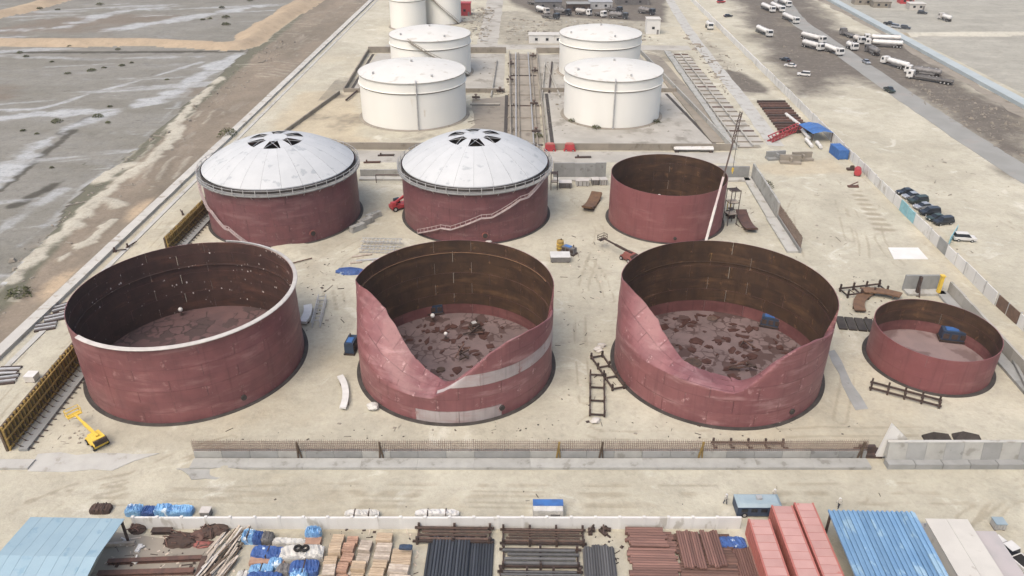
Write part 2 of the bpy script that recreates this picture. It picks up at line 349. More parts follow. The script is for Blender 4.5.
# ------------------------------------------------------------------ ground (one height field, split into its soils)
_lat = rng.random((256, 256))
def vnoise(x, y):
    xi = np.floor(x).astype(int); yi = np.floor(y).astype(int); fx = x - xi; fy = y - yi
    fx = fx * fx * (3 - 2 * fx); fy = fy * fy * (3 - 2 * fy)
    L = lambda a, b: _lat[a % 256, b % 256]
    return (L(xi, yi) * (1 - fx) + L(xi + 1, yi) * fx) * (1 - fy) + (L(xi, yi + 1) * (1 - fx) + L(xi + 1, yi + 1) * fx) * fy
def fbm(x, y, o=5):
    s = 0; a = .5; t = 0
    for i in range(o): s = s + a * vnoise(x * 2 ** i + 17.3 * i, y * 2 ** i + 9.1 * i); t += a; a *= .55
    return s / t
def pdist(X, Y, pts):
    d = np.full(X.shape, 1e9)
    for (x0, y0), (x1, y1) in zip(pts[:-1], pts[1:]):
        dx, dy = x1 - x0, y1 - y0; L = dx * dx + dy * dy + 1e-9
        t = np.clip(((X - x0) * dx + (Y - y0) * dy) / L, 0, 1); d = np.minimum(d, np.hypot(X - x0 - t * dx, Y - y0 - t * dy))
    return d
def P(*px): return [tuple(p) for p in catmull([gxy(*p) for p in px], 6.0)]
def inpoly(X, Y, pts):
    r = np.zeros(X.shape, bool); n = len(pts)
    for i in range(n):
        x0, y0 = pts[i]; x1, y1 = pts[(i + 1) % n]
        c_ = ((y0 > Y) != (y1 > Y)); r ^= c_ & (X < (x1 - x0) * (Y - y0) / (y1 - y0 + 1e-12) + x0)
    return r
def axis(segs):
    out = []
    for a, b, s in segs: out += list(np.arange(a, b, s))
    return np.array(out + [segs[-1][1]])
xs = np.concatenate([[-3000, -1500, -800, -450], axis([(-330, -200, 1.0), (-200, -90, 1.0), (-90, 90, .45), (90, 200, 1.0), (200, 330, 1.8)]), [450, 800, 1500, 3000]])
ys = np.concatenate([[-800, -200, 0, 30], axis([(45, 130, .42), (130, 220, .65), (220, 350, 1.3), (350, 520, 1.9)]), [620, 800, 1300, 2200, 4000]])
X, Y = np.meshgrid(xs, ys); n1 = fbm(X / 14, Y / 14); n2 = fbm(X / 3.1 + 40, Y / 3.1); n3 = fbm(X / 50 + 9, Y / 50)
Z = np.zeros_like(X); MR = np.zeros_like(X); MG = np.zeros_like(X); MBl = np.zeros_like(X)
sm = lambda d, w0, w1: 1 - np.clip((d - w0) / (w1 - w0), 0, 1) ** 1
# soils by place
edge_x = -np.interp(Y, [0, 60, 129, 190, 334, 460, 900], [96, 98, 103, 112.5, 119, 125, 150]) + (n1 - .5) * 5
reg = np.zeros(X.shape, int)                          # 0 sand, 1 salt flat, 2 dirt, 3 berm, 4 grey flat (right)
reg[X < edge_x] = 1; reg[(X >= edge_x) & (X < -91)] = 2
berm1 = P((-60, 43), (60, 43), (150, 43), (236, 46), (262, 30), (318, -6)); berm2 = P((-40, 22), (8, 13), (62, -2)); berm3 = P((895, 35), (950, 34.5), (1100, 34))
d1 = np.minimum(pdist(X, Y, berm1), pdist(X, Y, berm2)); d3 = pdist(X, Y, berm3)
hb = np.clip(1 - (d1 + (n1 - .5) * 5) / 8.5, 0, 1); Z += 2.0 * hb * hb * (3 - 2 * hb); reg[(d1 + (n1 - .5) * 5 < 8.0)] = 3
h3 = np.clip(1 - (d3 + (n1 - .5) * 4) / 5, 0, 1); Z += 1.2 * h3
reg[(X > 170) & (reg == 0)] = 4
MR[(X > 168) & (d3 + (n1 - .5) * 3 < 4.5)] = .9
# salt streaks, channels and shrub-dark patches on the flat
salt = np.zeros_like(X)
for pts, wd, a in ((P((-20, 119), (60, 113), (120, 108), (165, 97), (200, 76), (243, 55)), 7, 1.0), (P((-20, 109), (40, 108), (90, 93), (140, 80), (200, 62)), 2.0, .8),
                   (P((-10, 185), (40, 145), (75, 125), (130, 106), (165, 97)), 6.5, .9), (P((20, 245), (70, 205), (110, 165), (160, 122), (200, 80)), 2.6, .55),
                   (P((-10, 240), (25, 212), (60, 190)), 3.0, .6), (P((-20, 30), (60, 27), (110, 13), (175, 6)), 9, .8), (P((110, 30), (190, 17), (255, 6)), 9, .85),
                   (P((20, 20), (70, 16), (90, 18)), 7, .5), (P((0, 56), (90, 58), (200, 56)), 5, .6), (P((60, 128), (115, 112)), 1.5, .5)):
    wd *= .72; d = pdist(X, Y, pts) + (n1 - .5) * wd * 2.2 + (n2 - .5) * wd * 1.2; salt = np.maximum(salt, a * np.clip(1.25 - d / wd, 0, 1))
salt = salt * np.clip(.25 + 1.3 * fbm(X * .05 + 3, Y * .22, 6), 0, 1); dk = np.zeros_like(X)
for pts, wd in ((P((22, 170), (45, 152), (62, 140), (75, 130)), 2.0), (P((15, 205), (40, 192), (55, 184)), 2.5), (P((60, 133), (88, 118), (95, 116)), 2.4), (P((0, 190), (30, 166)), 1.2), (P((0, 52), (100, 52), (240, 51)), 3)):
    dk = np.maximum(dk, np.clip(1.2 - (pdist(X, Y, pts) + (n2 - .5) * 3) / wd, 0, 1))
s_ = reg == 1
MR[s_] = salt[s_]; MG[s_] = np.maximum(dk, .6 * (n2 > .78))[s_]; MBl[s_] = np.clip((n3 - .52) * 5, 0, .8)[s_]
Z[s_] += (n2[s_] - .5) * .25 - .15; MR[s_] = np.maximum(MR[s_], np.clip((fbm(X * .012 + Y * .02, Y * .16 - X * .05 + 5, 6)[s_] - .55) * 4.5, 0, .6))
# dirt bank: pale wind-blown ridges, weedy strip next to the flat, orange spots
rid = np.zeros_like(X)
for pts, wd in ((P((5, 285), (25, 268), (48, 248), (75, 226), (100, 200), (125, 178), (150, 163), (168, 146), (180, 128)), 2.4), (P((85, 210), (100, 200), (118, 205)), 2.4), (P((100, 182), (120, 168), (142, 166)), 2.6),
                (P((170, 130), (200, 98), (222, 78)), 1.8), (P((60, 262), (95, 238), (112, 222)), 1.3)):
    rid = np.maximum(rid, np.clip(1.3 - (pdist(X, Y, pts) + (n2 - .5) * 4.5) / wd, 0, 1))
rip = .5 + .5 * np.sin(pdist(X, Y, P((20, 300), (130, 190), (200, 110))) * 1.7 + n1 * 9); rid = np.maximum(rid, np.where((n1 > .56), rip * .55, 0))
d_ = reg == 2
MR[d_] = rid[d_]; MG[d_] = np.clip(1.4 - np.abs(X - edge_x - 2.5) / 3.5, 0, 1)[d_]; MBl[d_] = np.clip(1.2 - np.hypot(X + 91, (Y - 168) / 2) / 5, 0, 1)[d_] + np.clip(1.1 - np.hypot(X + 92, (Y - 132) / 2) / 5, 0, 1)[d_]
Z[d_] += (np.clip(n1 - .35, 0, 1) * 1.5 * np.clip(1 - np.abs(X + 101) / 9, 0, 1) + rid * .5 + (n2 - .5) * .35)[d_]
# sand: wheel tracks, oily lorry park, warm patches
trk = np.zeros_like(X)
def tracks(pts, a=.6, gauge=.95, wd=.38):
    global trk
    d = np.abs(pdist(X, Y, pts) - gauge) + (n2 - .5) * .25; trk = np.maximum(trk, a * np.clip(1.4 - d / wd, 0, 1))
for k, pts in enumerate((P((-20, 560), (20, 515), (70, 490), (130, 478), (180, 455), (230, 440)), P((-20, 548), (30, 505), (110, 488), (180, 470), (215, 447)), P((0, 545), (60, 500), (140, 492), (300, 500), (520, 502), (760, 500), (1030, 497)),
              P((120, 500), (300, 489), (520, 491), (760, 490), (900, 488), (1030, 492)), P((300, 497), (420, 496), (640, 499), (860, 497)), P((980, 530), (1000, 505), (1030, 490)), P((965, 520), (1000, 498), (1030, 480)),
              P((335, 320), (328, 290), (322, 265), (335, 250), (380, 225), (395, 205)), P((345, 330), (336, 280), (340, 262), (390, 232)), P((585, 400), (580, 330), (585, 280), (600, 230), (575, 200)), P((610, 300), (600, 275), (590, 262)),
              P((800, 260), (790, 215), (812, 180), (840, 165), (870, 190), (880, 240), (900, 265)), P((790, 170), (815, 165), (835, 190), (850, 240)), P((865, 270), (860, 230), (830, 175), (800, 160)),
              P((200, 60), (262, 108), (150, 215), (0, 375)), P((205, 190), (120, 285), (20, 385), (-10, 425)), P((255, 130), (160, 228)), P((930, 245), (990, 260), (1040, 300)), P((900, 180), (960, 200), (1040, 240)),
              P((590, 420), (600, 435), (860, 432), (990, 430)), P((840, 420), (850, 360), (845, 320)))):
    tracks(pts, .62 if k < 7 else .6)
trk = np.maximum(trk, .5 * np.where((np.abs(Y - 77 - X * .0245 - (n3 - .5) * 6) < 4.5), .55 * (fbm(X / 30, Y / .5 + 3, 3) > .56), 0))
trk = trk * np.clip((fbm(X / 5 + 3, Y / 5, 4) - .36) * 5, 0, 1); oil = np.zeros_like(X)
lot = [gxy(*p) for p in ((735, 0), (800, 95), (850, 78), (905, 90), (1024, 172), (1024, 118), (905, 45), (835, 30), (795, -8), (740, -10))]
def soft_poly(pts, wd):
    d = pdist(X, Y, pts + [pts[0]]); i = inpoly(X, Y, pts); return np.clip(np.where(i, .6 + d / wd, .6 - d / wd) + (n1 - .5) * .9, 0, 1)
oil = np.maximum(oil, 1.0 * soft_poly(lot, 22)); oil = np.maximum(oil, .9 * soft_poly([gxy(*p) for p in ((722, 68), (740, 72), (765, 88), (770, 95), (752, 92), (735, 90))], 5))
oil = np.maximum(oil, 1.0 * soft_poly([gxy(*p) for p in ((500, -4), (540, 16), (664, 22), (668, -12))], 8)); oil = np.maximum(oil, .5 * soft_poly([gxy(*p) for p in ((460, 12), (500, 48), (640, 45), (668, 20), (540, 10))], 10))
trk = np.maximum(trk, .95 * soft_poly([gxy(*p) for p in ((848, 192), (862, 190), (897, 232), (877, 234))], 2.0) * (.6 + .4 * np.sin(Y * 2.2 + X * .3))); oil = np.maximum(oil, .5 * soft_poly(G_((330, 40), (470, -5), (690, -5), (760, 110), (700, 60), (640, 48), (560, 60), (400, 55)), 9) if False else oil); oil = np.maximum(oil, np.where((Y > 214) & (Y < 345) & (X > -72) & (X < 66), np.clip((n1 - .42) * 2.6, 0, .55), 0)); oil = np.maximum(oil, .45 * soft_poly([gxy(*p) for p in ((700, 30), (745, 72), (765, 96), (745, 96), (690, 45))], 6))
oil = np.maximum(oil, .75 * np.clip(1 - (Y - 70.2 - X * .0245) / -2 if False else np.where((Y < 70.5 + X * .0245) & (np.abs(X) < 60), .38 + (n1 - .5) * .8, 0), 0, 1))
a_ = (reg == 0) | (reg == 4)
MR[a_] = np.maximum(np.maximum(trk, MR), np.clip((n1 - .64) * 3, 0, .45))[a_]; MG[a_] = oil[a_]
warm = np.clip((n3 - .5) * 3, 0, .55); warm = np.maximum(warm, soft_poly([gxy(*p) for p in ((265, 140), (300, 92), (360, 92), (360, 135), (400, 150))], 8)); warm = np.maximum(warm, .8 * soft_poly([gxy(*p) for p in ((735, 166), (835, 158), (850, 172), (790, 178))], 4))
warm = np.where(X > 92, warm * .25, warm); warm = np.maximum(warm, np.where((Y < 80) & (np.abs(X) < 92), .30 + (n1 - .5) * .9, 0)); MBl[a_] = np.clip(warm, 0, 1)[a_] * .85
# low spoil heaps along the bund and the roads
for (u, v, r, h) in ((214, 452, 3, .5), (300, 253, 5, .7), (285, 248, 4, .6), (822, 430, 6, .3), (768, 150, 5, .9), (1000, 505, 5, .5), (730, 52, 6, .8), (745, 62, 6, .7), (712, 40, 5, .8), (225, 470, 3, .5), (870, 150, 9, .5), (480, 515, 2, .1)):
    x0, y0 = gxy(u, v); rr_ = np.hypot(X - x0, (Y - y0)) / r + (n2 - .5) * .5; Z += np.where(a_, h * np.clip(1 - rr_, 0, 1) ** 1.3, 0)
Z[reg == 4] += ((n1 - .5) * .5)[reg == 4]
MKS = np.stack([np.clip(MR, 0, 1), np.clip(MG, 0, 1), np.clip(MBl, 0, 1), np.ones_like(X)], -1).reshape(-1, 4)
VX = np.stack([X, Y, Z], -1).reshape(-1, 3); ny, nx = X.shape
ii, jj = np.meshgrid(np.arange(ny - 1), np.arange(nx - 1), indexing='ij')
F_ = np.stack([ii * nx + jj, ii * nx + jj + 1, (ii + 1) * nx + jj + 1, (ii + 1) * nx + jj], -1).reshape(-1, 4); FR = reg[:-1, :-1].reshape(-1)
for k, (nm, m) in enumerate((('ground', 'sand'), ('salt_flat', 'salt_mud'), ('dirt_bank', 'brown_dirt'), ('sand_berm', 'berm_sand'), ('mud_flat', 'grey_flat'))):
    f = F_[FR == k]; used = np.unique(f); rm = np.zeros(len(VX), int); rm[used] = np.arange(len(used)); f = rm[f]; v = VX[used]
    me = bpy.data.meshes.new(nm); me.vertices.add(len(v)); me.vertices.foreach_set('co', v.reshape(-1)); me.loops.add(f.size); me.loops.foreach_set('vertex_index', f.reshape(-1))
    me.polygons.add(len(f)); me.polygons.foreach_set('loop_start', np.arange(0, f.size, 4)); me.polygons.foreach_set('use_smooth', np.ones(len(f), bool)); me.update(calc_edges=True)
    at = me.color_attributes.new('mask', 'FLOAT_COLOR', 'POINT'); at.data.foreach_set('color', MKS[used].reshape(-1)); me.validate()
    setting(inst(nm, me, m))

# roads and paths
def strip(name, pts, wd, z0, z1, m, step=6.0, jit=0.0):
    c_ = catmull(pts, step); t = np.gradient(c_, axis=0); t /= np.linalg.norm(t, axis=1)[:, None]; nrm = np.stack([-t[:, 1], t[:, 0]], -1)
    j = (rng.random((len(c_), 2)) - .5) * 2 * jit
    A = c_ + nrm * (wd / 2 + j[:, :1]); B = c_ - nrm * (wd / 2 + j[:, 1:]); n = len(c_); b = MB()
    vs = [(*p, z1) for p in A] + [(*p, z1) for p in B] + [(*p, z0) for p in A] + [(*p, z0) for p in B]
    fs = [(i, n + i, n + i + 1, i + 1) for i in range(n - 1)] + [(i, i + 1, 2 * n + i + 1, 2 * n + i) for i in range(n - 1)] + [(n + i, 3 * n + i, 3 * n + i + 1, n + i + 1) for i in range(n - 1)] + [(0, 2 * n, 3 * n, n), (n - 1, 2 * n - 1, 4 * n - 1, 3 * n - 1)]
    b.add(vs, fs); return b.build(name, m)
road_c = [gxy(*p) for p in ((772, -14), (795, 18), (818, 35), (853, 60), (903, 95), (975, 143), (1040, 184))]
setting(strip('asphalt_road', road_c, 8.5, -.2, .06, 'asphalt', jit=.25))
setting(strip('concrete_path', [gxy(*p) for p in ((666, -6), (687, 28), (709, 58), (741, 98), (776, 146))], 4.6, -.2, .05, 'concrete_pale', jit=.2))
setting(strip('service_road', [gxy(*p) for p in ((497, -12), (492, 20), (487, 46))], 9, -.2, .045, 'concrete_stained', jit=.3))
setting(strip('cross_road', [gxy(*p) for p in ((385, 47), (520, 47), (690, 48))], 9, -.2, .035, 'concrete_stained', jit=.3))
setting(slab('white_pad', [gxy(*p) for p in ((888, 248), (918, 248), (928, 259.5), (894, 259.5))], 0, .12, 'white_wall', .1, 3))
setting(slab('front_slab', [gxy(*p) for p in ((38, 454), (158, 454), (112, 471), (28, 471))], -.1, .10, 'concrete_pale', .4, 2.5))
setting(slab('corner_slab', [gxy(*p) for p in ((-40, 461), (36, 461), (28, 470), (-45, 470))], -.1, .35, 'concrete_pale', .05, 3))
setting(slab('rubble_slab', [gxy(*p) for p in ((176, 469), (243, 468), (232, 474), (216, 480), (192, 480), (188, 475))], -.1, .16, 'concrete', .3, 1.2))
setting(slab('strip_slab', [gxy(*p) for p in ((828, 352), (834, 350), (868, 409), (856, 410))], -.1, .06, 'concrete_grey', .3, 3))

# ------------------------------------------------------------------ red steel tanks under construction
def plate_mesh(a0, a1, z0, z1, R, th, nu, nv, fn=None):
    """one rolled shell plate, outer face / inner face / edges; fn bends it"""
    vs = []; uv = []
    for side in (0, 1):
        for j in range(nv + 1):
            for i in range(nu + 1):
                a = a0 + (a1 - a0) * i / nu; z = z0 + (z1 - z0) * j / nv; r = R - side * th
                if fn: dr, z_, tl = fn(a, z); r = R - dr - side * th * math.cos(tl); z = z_ - side * th * math.sin(tl) 
                vs.append((r * math.cos(a), r * math.sin(a), z)); uv.append((i / nu, j / nv))
    W = nu + 1; O = W * (nv + 1); fs = []; mi = []
    for j in range(nv):
        for i in range(nu):
            q0 = j * W + i; fs.append((q0, q0 + 1, q0 + W + 1, q0 + W)); mi.append(0)
            fs.append((O + q0, O + q0 + W, O + q0 + W + 1, O + q0 + 1)); mi.append(1)
    for i in range(nu):
        t = nv * W + i; fs.append((t, t + 1, O + t + 1, O + t)); mi.append(0); fs.append((i, O + i, O + i + 1, i + 1)); mi.append(0)
    for j in range(nv):
        fs.append((j * W, (j + 1) * W, O + (j + 1) * W, O + j * W)); mi.append(0); e = j * W + nu; fs.append((e, O + e, O + e + W, e + W)); mi.append(0)
    me = bpy.data.meshes.new('shell_plate'); me.from_pydata(vs, [], fs); me.polygons.foreach_set('material_index', mi)
    ul = me.uv_layers.new(name='UVMap'); li = np.empty(len(me.loops), int); me.loops.foreach_get('vertex_index', li)
    ul.data.foreach_set('uv', np.array(uv)[li].reshape(-1)); me.polygons.foreach_set('use_smooth', [True] * len(fs)); me.update()
    try: me.set_sharp_from_angle(angle=R_(40))
    except Exception: pass
    return me
def shell(root, R, h, nc, npl, outer, inner, low_inner='inner_primer', fold=None, camdir=0.0, pale=()):
    hc = h / nc; da = 2 * PI / npl
    for c_ in range(nc):
        inn = low_inner if c_ == 0 else inner; off = (c_ % 2) * .5 * da + camdir; Rc = R - .025 * (c_ % 2)
        shared = None if fold else plate_mesh(0, da - .002, c_ * hc + .05, (c_ + 1) * hc + .045, Rc, .1, 8, 1)
        for k in range(npl):
            om = outer
            for (cc, p0, p1) in pale:
                mid = ((math.degrees((k + .5) * da + off - camdir) + 180) % 360) - 180
                if cc == c_ and p0 <= mid <= p1: om = 'galvanised_plate'
            if fold:
                me = plate_mesh(k * da + off, (k + 1) * da + off - .002, c_ * hc + .05, (c_ + 1) * hc + .045, Rc, .1, 12, 5 if c_ < 1 else 9, fold)
                inst('shell_plate', me, [om, inn], root)
            else: inst('shell_plate', shared, [om, inn], root, rot=(0, 0, k * da + off))
def base_ring(root, R, name='foundation_ring'):
    b = MB(); b.lathe([(R - .3, .10), (R + .6, .08), (R + .75, -.1)], 96); return b.build(name, 'bitumen', root)
def tank_floor(root, R, m):
    b = MB(); n = 72; b.add([(R * math.cos(2 * PI * i / n) * .998, R * math.sin(2 * PI * i / n) * .998, .16) for i in range(n)], [tuple(range(n))]); return b.build('floor_plate', m, root)
def manhole(root, R, ang, z=1.6, r=.45, m='bitumen'):
    c_, s_ = math.cos(ang), math.sin(ang); b = MB(); b.cyl((c_ * (R - .2), s_ * (R - .2), z), (c_ * (R + .25), s_ * (R + .25), z), r, 14)
    return b.build('manhole', m, root)
def camdir(x, y): return math.atan2(-y, -x)

# front-left tank, full height, pale wind girder round its near rim
AX, AY, AR, AH = -55.1, 107.2, 17.1, 13.3
tA = T('storage_tank', 'roofless dark red steel tank with pale flange rim, front left', 'tank', (AX, AY, 0)); ca = camdir(AX, AY)
shell(tA, AR, AH, 7, 11, 'red_primer', 'inner_rust_dark', 'inner_rust_dark', camdir=ca); base_ring(tA, AR); tank_floor(tA, AR, 'floor_dark')
b = MB(); b.lathe([(AR - .05, AH + .12), (AR + .5, AH + .02), (AR + .6, AH + .17), (AR + .5, AH + .26), (AR - .05, AH + .36)], 60, ca - R_(62), ca + R_(150)); gd = b.build('wind_girder', 'offwhite', tA); gd['label'] = 'pale flange girder along the near rim'
manhole(tA, AR, ca + R_(16)); b = MB(); b.lathe([(AR - .1, 8.9), (AR - .35, 8.9), (AR - .35, 9.1), (AR - .1, 9.1)], 72); b.build('stiffener_ring', 'inner_rust_dark', tA)

def fold_fn(tab, h, cdir):
    xs_ = [t[0] for t in tab]
    def fn(a, z):
        p = (math.degrees(a - cdir) + 180) % 360 - 180
        zc, dr, zr, kk = (float(np.interp(p, xs_, [t[k] for t in tab])) for k in (1, 2, 3, 4))
        if z <= zc or dr < .01: 
            return 0.0, z, 0.0
        t = min(1.0, (z - zc) / max(.5, (h + .05 - zc))); c1 = zc + kk
        rr_ = (t ** (1.05 + min(.95, kk / 3))) * dr; zz = (1 - t) ** 2 * zc + 2 * t * (1 - t) * c1 + t * t * zr
        dz = 2 * (1 - t) * (c1 - zc) + 2 * t * (zr - c1); d2 = 2 * t * dr
        nz_ = float(vnoise(np.array(a * 9.0 + 40), np.array(z * .55))) - .5; n4_ = float(vnoise(np.array(a * 30.0 + 7), np.array(3.3))) - .5; bm = .3 * nz_ * min(1, t * 2.5); zz += n4_ * .25 * t * t
        return rr_ + bm, zz, math.atan2(d2, dz)
    return fn
# psi from the camera-facing side, crease height, inward travel of rim, rim height, knuckle height
TB = [(-180, 9, 0, 15.05, 3), (-99, 9, 0, 15.05, 3), (-95, 8, .85, 14.9, 3.2), (-90, 7.3, 2.2, 14.7, 3.4), (-81, 6.5, 3.7, 14.1, 3.6), (-71, 5.8, 4.65, 13.1, 3.6), (-57, 5, 5.05, 11.4, 3.2), (-44, 4.6, 4.7, 9.7, 2.2), (-33, 4.6, 4.2, 8.1, 1.2),
      (-24, 4.4, 4.2, 6.7, .6), (-15, 4.5, 4.2, 5.4, .25), (-8, 5.7, 3.6, 5.2, .2), (0, 7.6, 2.8, 5.8, .3), (7, 9.2, 2.0, 7.4, .5), (18, 11.7, 1.4, 9.6, .5), (29, 12.9, 1.2, 11, .5), (43, 13.1, 1.1, 11.2, .5), (59, 12.3, 1.1, 10.6, .5), (73, 11.2, 1.0, 9.8, .5), (82.5, 10.7, .9, 9.6, .5), (83.2, 12, 0, 15.05, 1), (180, 12, 0, 15.05, 1)]
TC = [(-180, 9, 0, 14.55, 3), (-88, 9, 0, 14.55, 3), (-82, 8.2, .3, 14.5, 3), (-77, 7.8, 1.15, 14.3, 3.2), (-69, 7.3, 2.4, 13.8, 3.2), (-60, 6.9, 3.6, 12.8, 3.0), (-50, 6.6, 4.4, 11.4, 2.6), (-39, 6.7, 4.3, 9.9, 1.8), (-29, 7.1, 3.9, 8.7, .9), (-20, 7.1, 3.8, 7.5, .35),
      (-10, 6.9, 4.4, 6.5, .15), (2, 6.5, 4.9, 6.0, .1), (12, 6.2, 4.4, 5.9, .1), (17, 7.0, 3.4, 6.2, .15), (23, 8.8, 2.4, 7.4, .3), (32, 11.6, 1.6, 10, .4), (42, 13.1, 1.2, 11.6, .4), (55, 13.2, 1.1, 11.8, .4), (70, 12.1, 1.1, 11, .4), (82, 11.2, 1.0, 10.2, .4), (82.7, 12.5, 0, 14.55, 1), (180, 12.5, 0, 14.55, 1)]
BX, BY, BR, BH = -11.8, 107.0, 15.8, 15.0
tB = T('storage_tank', 'dented red tank with pale grey plate bands, second in the front row', 'tank', (BX, BY, 0)); cb = camdir(BX, BY)
shell(tB, BR, BH, 7, 15, 'pink_primer', 'inner_rust', fold=fold_fn(TB, BH, cb), camdir=cb, pale=((3, -6, 95), (2, 62, 90), (0, -16, 24))); base_ring(tB, BR); tank_floor(tB, BR, 'floor_coated')
CX, CY, CR, CH = 31.2, 108.0, 16.7, 14.5
tC = T('storage_tank', 'all-red tank with its front wall folded in, third in the front row', 'tank', (CX, CY, 0)); cc_ = camdir(CX, CY)
shell(tC, CR, CH, 6, 15, 'pink_primer', 'inner_rust', fold=fold_fn(TC, CH, cc_), camdir=cc_); base_ring(tC, CR); tank_floor(tC, CR, 'floor_coated')
for rt_, R0, z0 in ((tB, BR, 12.6), (tC, CR, 10.4)):
    cdv = cb if rt_ is tB else cc_
    b = MB(); b.lathe([(R0 - .1, z0), (R0 - .26, z0), (R0 - .26, z0 + .10), (R0 - .1, z0 + .10)], 60, cdv + R_(104), cdv + R_(256)); b.build('stiffener_ring', 'plate_rust' if rt_ is tB else 'inner_rust', rt_)
manhole(tB, BR, cb + R_(24), 1.5); manhole(tC, CR, cc_ + R_(46), 1.5)
DX, DY, DR, DH = 66.9, 109.6, 9.55, 6.3
tD = T('storage_tank', 'small low open red tank at the right end of the front row', 'tank', (DX, DY, 0)); cdd = camdir(DX, DY)
shell(tD, DR, DH, 3, 9, 'smooth_primer', 'inner_rust', camdir=cdd); base_ring(tD, DR); tank_floor(tD, DR, 'floor_grey')
GX, GY, GR, GH = 31.2, 166.0, 12.9, 10.95
tG = T('storage_tank', 'open smooth red tank behind the two buckled tanks, beside the crane boom', 'tank', (GX, GY, 0)); cg = camdir(GX, GY)
shell(tG, GR, GH, 5, 11, 'smooth_primer', 'inner_rust', 'inner_rust', camdir=cg); base_ring(tG, GR); tank_floor(tG, GR, 'floor_dark'); manhole(tG, GR, cg + R_(12), 1.2, .35)

# two roofed tanks
def roofed(x, y, R, h, rise, label, stair):
    t = T('storage_tank', label, 'tank', (x, y, 0)); cdv = camdir(x, y)
    shell(t, R, h - .35, 8, 18, 'dark_primer', 'inner_rust', camdir=cdv); base_ring(t, R)
    b = MB(); b.lathe([(R + .04, h - 1.3), (R + .06, h - .1), (R + .02, h + .02)], 96); b.build('eave_shade_band', 'bitumen', t)  # dark ring painted in for the shade on the shell top under the roof edge
    Rr = R - .25; S = (Rr * Rr + rise * rise) / (2 * rise)
    zf = lambda r: h + .18 + math.sqrt(S * S - r * r) - (S - rise)
    def panel(a0, a1, r0, r1, nr, name='roof_panel', na=3):
        b = MB(); prof = [(r1 + (r0 - r1) * k / nr, zf(r1 + (r0 - r1) * k / nr)) for k in range(nr + 1)]
        if r1 > Rr - .01: prof = [(r1, zf(r1) - .22)] + prof
        b.lathe(prof, na, a0, a1); o = b.build(name, 'white_roof', t, smooth=False); return o
    for k in range(24):
        a = k * 2 * PI / 24 + .05; panel(a, a + 2 * PI / 24 - .0022, 6.0, Rr, 8)
    for k in range(6):
        a = k * 2 * PI / 6 + .35
        panel(a + R_(36), a + R_(60), 2.6, 5.99, 3)
        b = MB(); rr0, rr1 = 2.6, 5.99
        p = lambda r, d: (r * math.cos(a + R_(d)), r * math.sin(a + R_(d)), zf(r) + .02)
        b.beam(p(rr0, 1), p(rr1, 32), .09); b.beam(p(rr0, 32), p(rr1, 1), .09); b.build('roof_truss', 'galv', t)
    panel(0, 2 * PI, .05, 2.58, 3, 'roof_cap', 24)
    b = MB(); b.lathe([(R - .3, .4), (.05, .4)], 40); b.build('floor_plate', 'bitumen', t)
    # walkway ring with posts and rails
    b = MB(); b.lathe([(R + .02, h - 1.2), (R + .95, h - 1.2), (R + .95, h - 1.0), (R + .02, h - 1.0)], 96); b.build('walkway', 'concrete_grey', t)
    pm = MB(); pm.box(0, 0, 0, .14, .14, 1.3); pm = pm.mesh('post')
    for k in range(44):
        a = 2 * PI * k / 44; inst('post', pm, 'galv', t, ((R + .88) * math.cos(a), (R + .88) * math.sin(a), h - 1.0), (0, 0, a))
    for zz in (h - .55, h + .1):
        b = MB(); b.lathe([(R + .84, zz), (R + .92, zz), (R + .92, zz + .08), (R + .84, zz + .08), (R + .84, zz)], 96); b.build('rail', 'galv', t)
    bm_ = MB(); bm_.beam((R - .1, 0, h - 2.1), (R + .85, 0, h - 1.2), .12); bm_ = bm_.mesh('bracket')
    for k in range(30): inst('bracket', bm_, 'pale_steel', t, rot=(0, 0, 2 * PI * k / 30 + .04))
    a0, a1, nfl = stair; a0 += cdv; a1 += cdv; n = 30
    pt = lambda k, r, dz: ((r) * math.cos(a0 + (a1 - a0) * k / n), r * math.sin(a0 + (a1 - a0) * k / n), dz)
    prof = []; z = .5
    for k in range(n + 1):
        prof.append(z)
        if (k % 8) < 6: z += (h - 1.6) / (n * .78)
    prof = [min(p_, h - 1.2) for p_ in prof]
    st = T_part = bpy.data.objects.new('stairway', None); col.objects.link(st); st.parent = t
    for k in range(n):
        b = MB(); p0 = pt(k, R + .65, prof[k]); p1 = pt(k + 1, R + .65, prof[k + 1]); b.beam(p0, p1, .6, .16)
        for rr_ in (R + .95,): b.beam(pt(k, rr_, prof[k] + .95), pt(k + 1, rr_, prof[k + 1] + .95), .09)
        b.beam(pt(k, R + .95, prof[k]), pt(k, R + .95, prof[k] + 1.0), .09); b.build('stair_section', 'pale_steel', st)
    mh = cdv + R_(6 if nfl else 16); c_, s_ = math.cos(mh), math.sin(mh)
    o = MB(); o.cyl((c_ * (R - .2), s_ * (R - .2), 2.0), (c_ * (R + .3), s_ * (R + .3), 2.0), .7, 18); o = o.build('manhole', 'lift_red', t)
    o = MB(); o.cyl((c_ * (R + .29), s_ * (R + .29), 2.0), (c_ * (R + .36), s_ * (R + .36), 2.0), .55, 18); o.build('manhole_opening', 'bitumen', t)
    return t
EX, EY = -56.6, 166.0; FX, FY = -12.5, 168.4
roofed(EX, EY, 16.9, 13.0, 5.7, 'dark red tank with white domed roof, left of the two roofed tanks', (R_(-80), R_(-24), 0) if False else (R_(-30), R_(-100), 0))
roofed(FX, FY, 16.7, 12.9, 5.9, 'dark red tank with white domed roof and a diagonal front stair', (R_(-48), R_(62), 1))

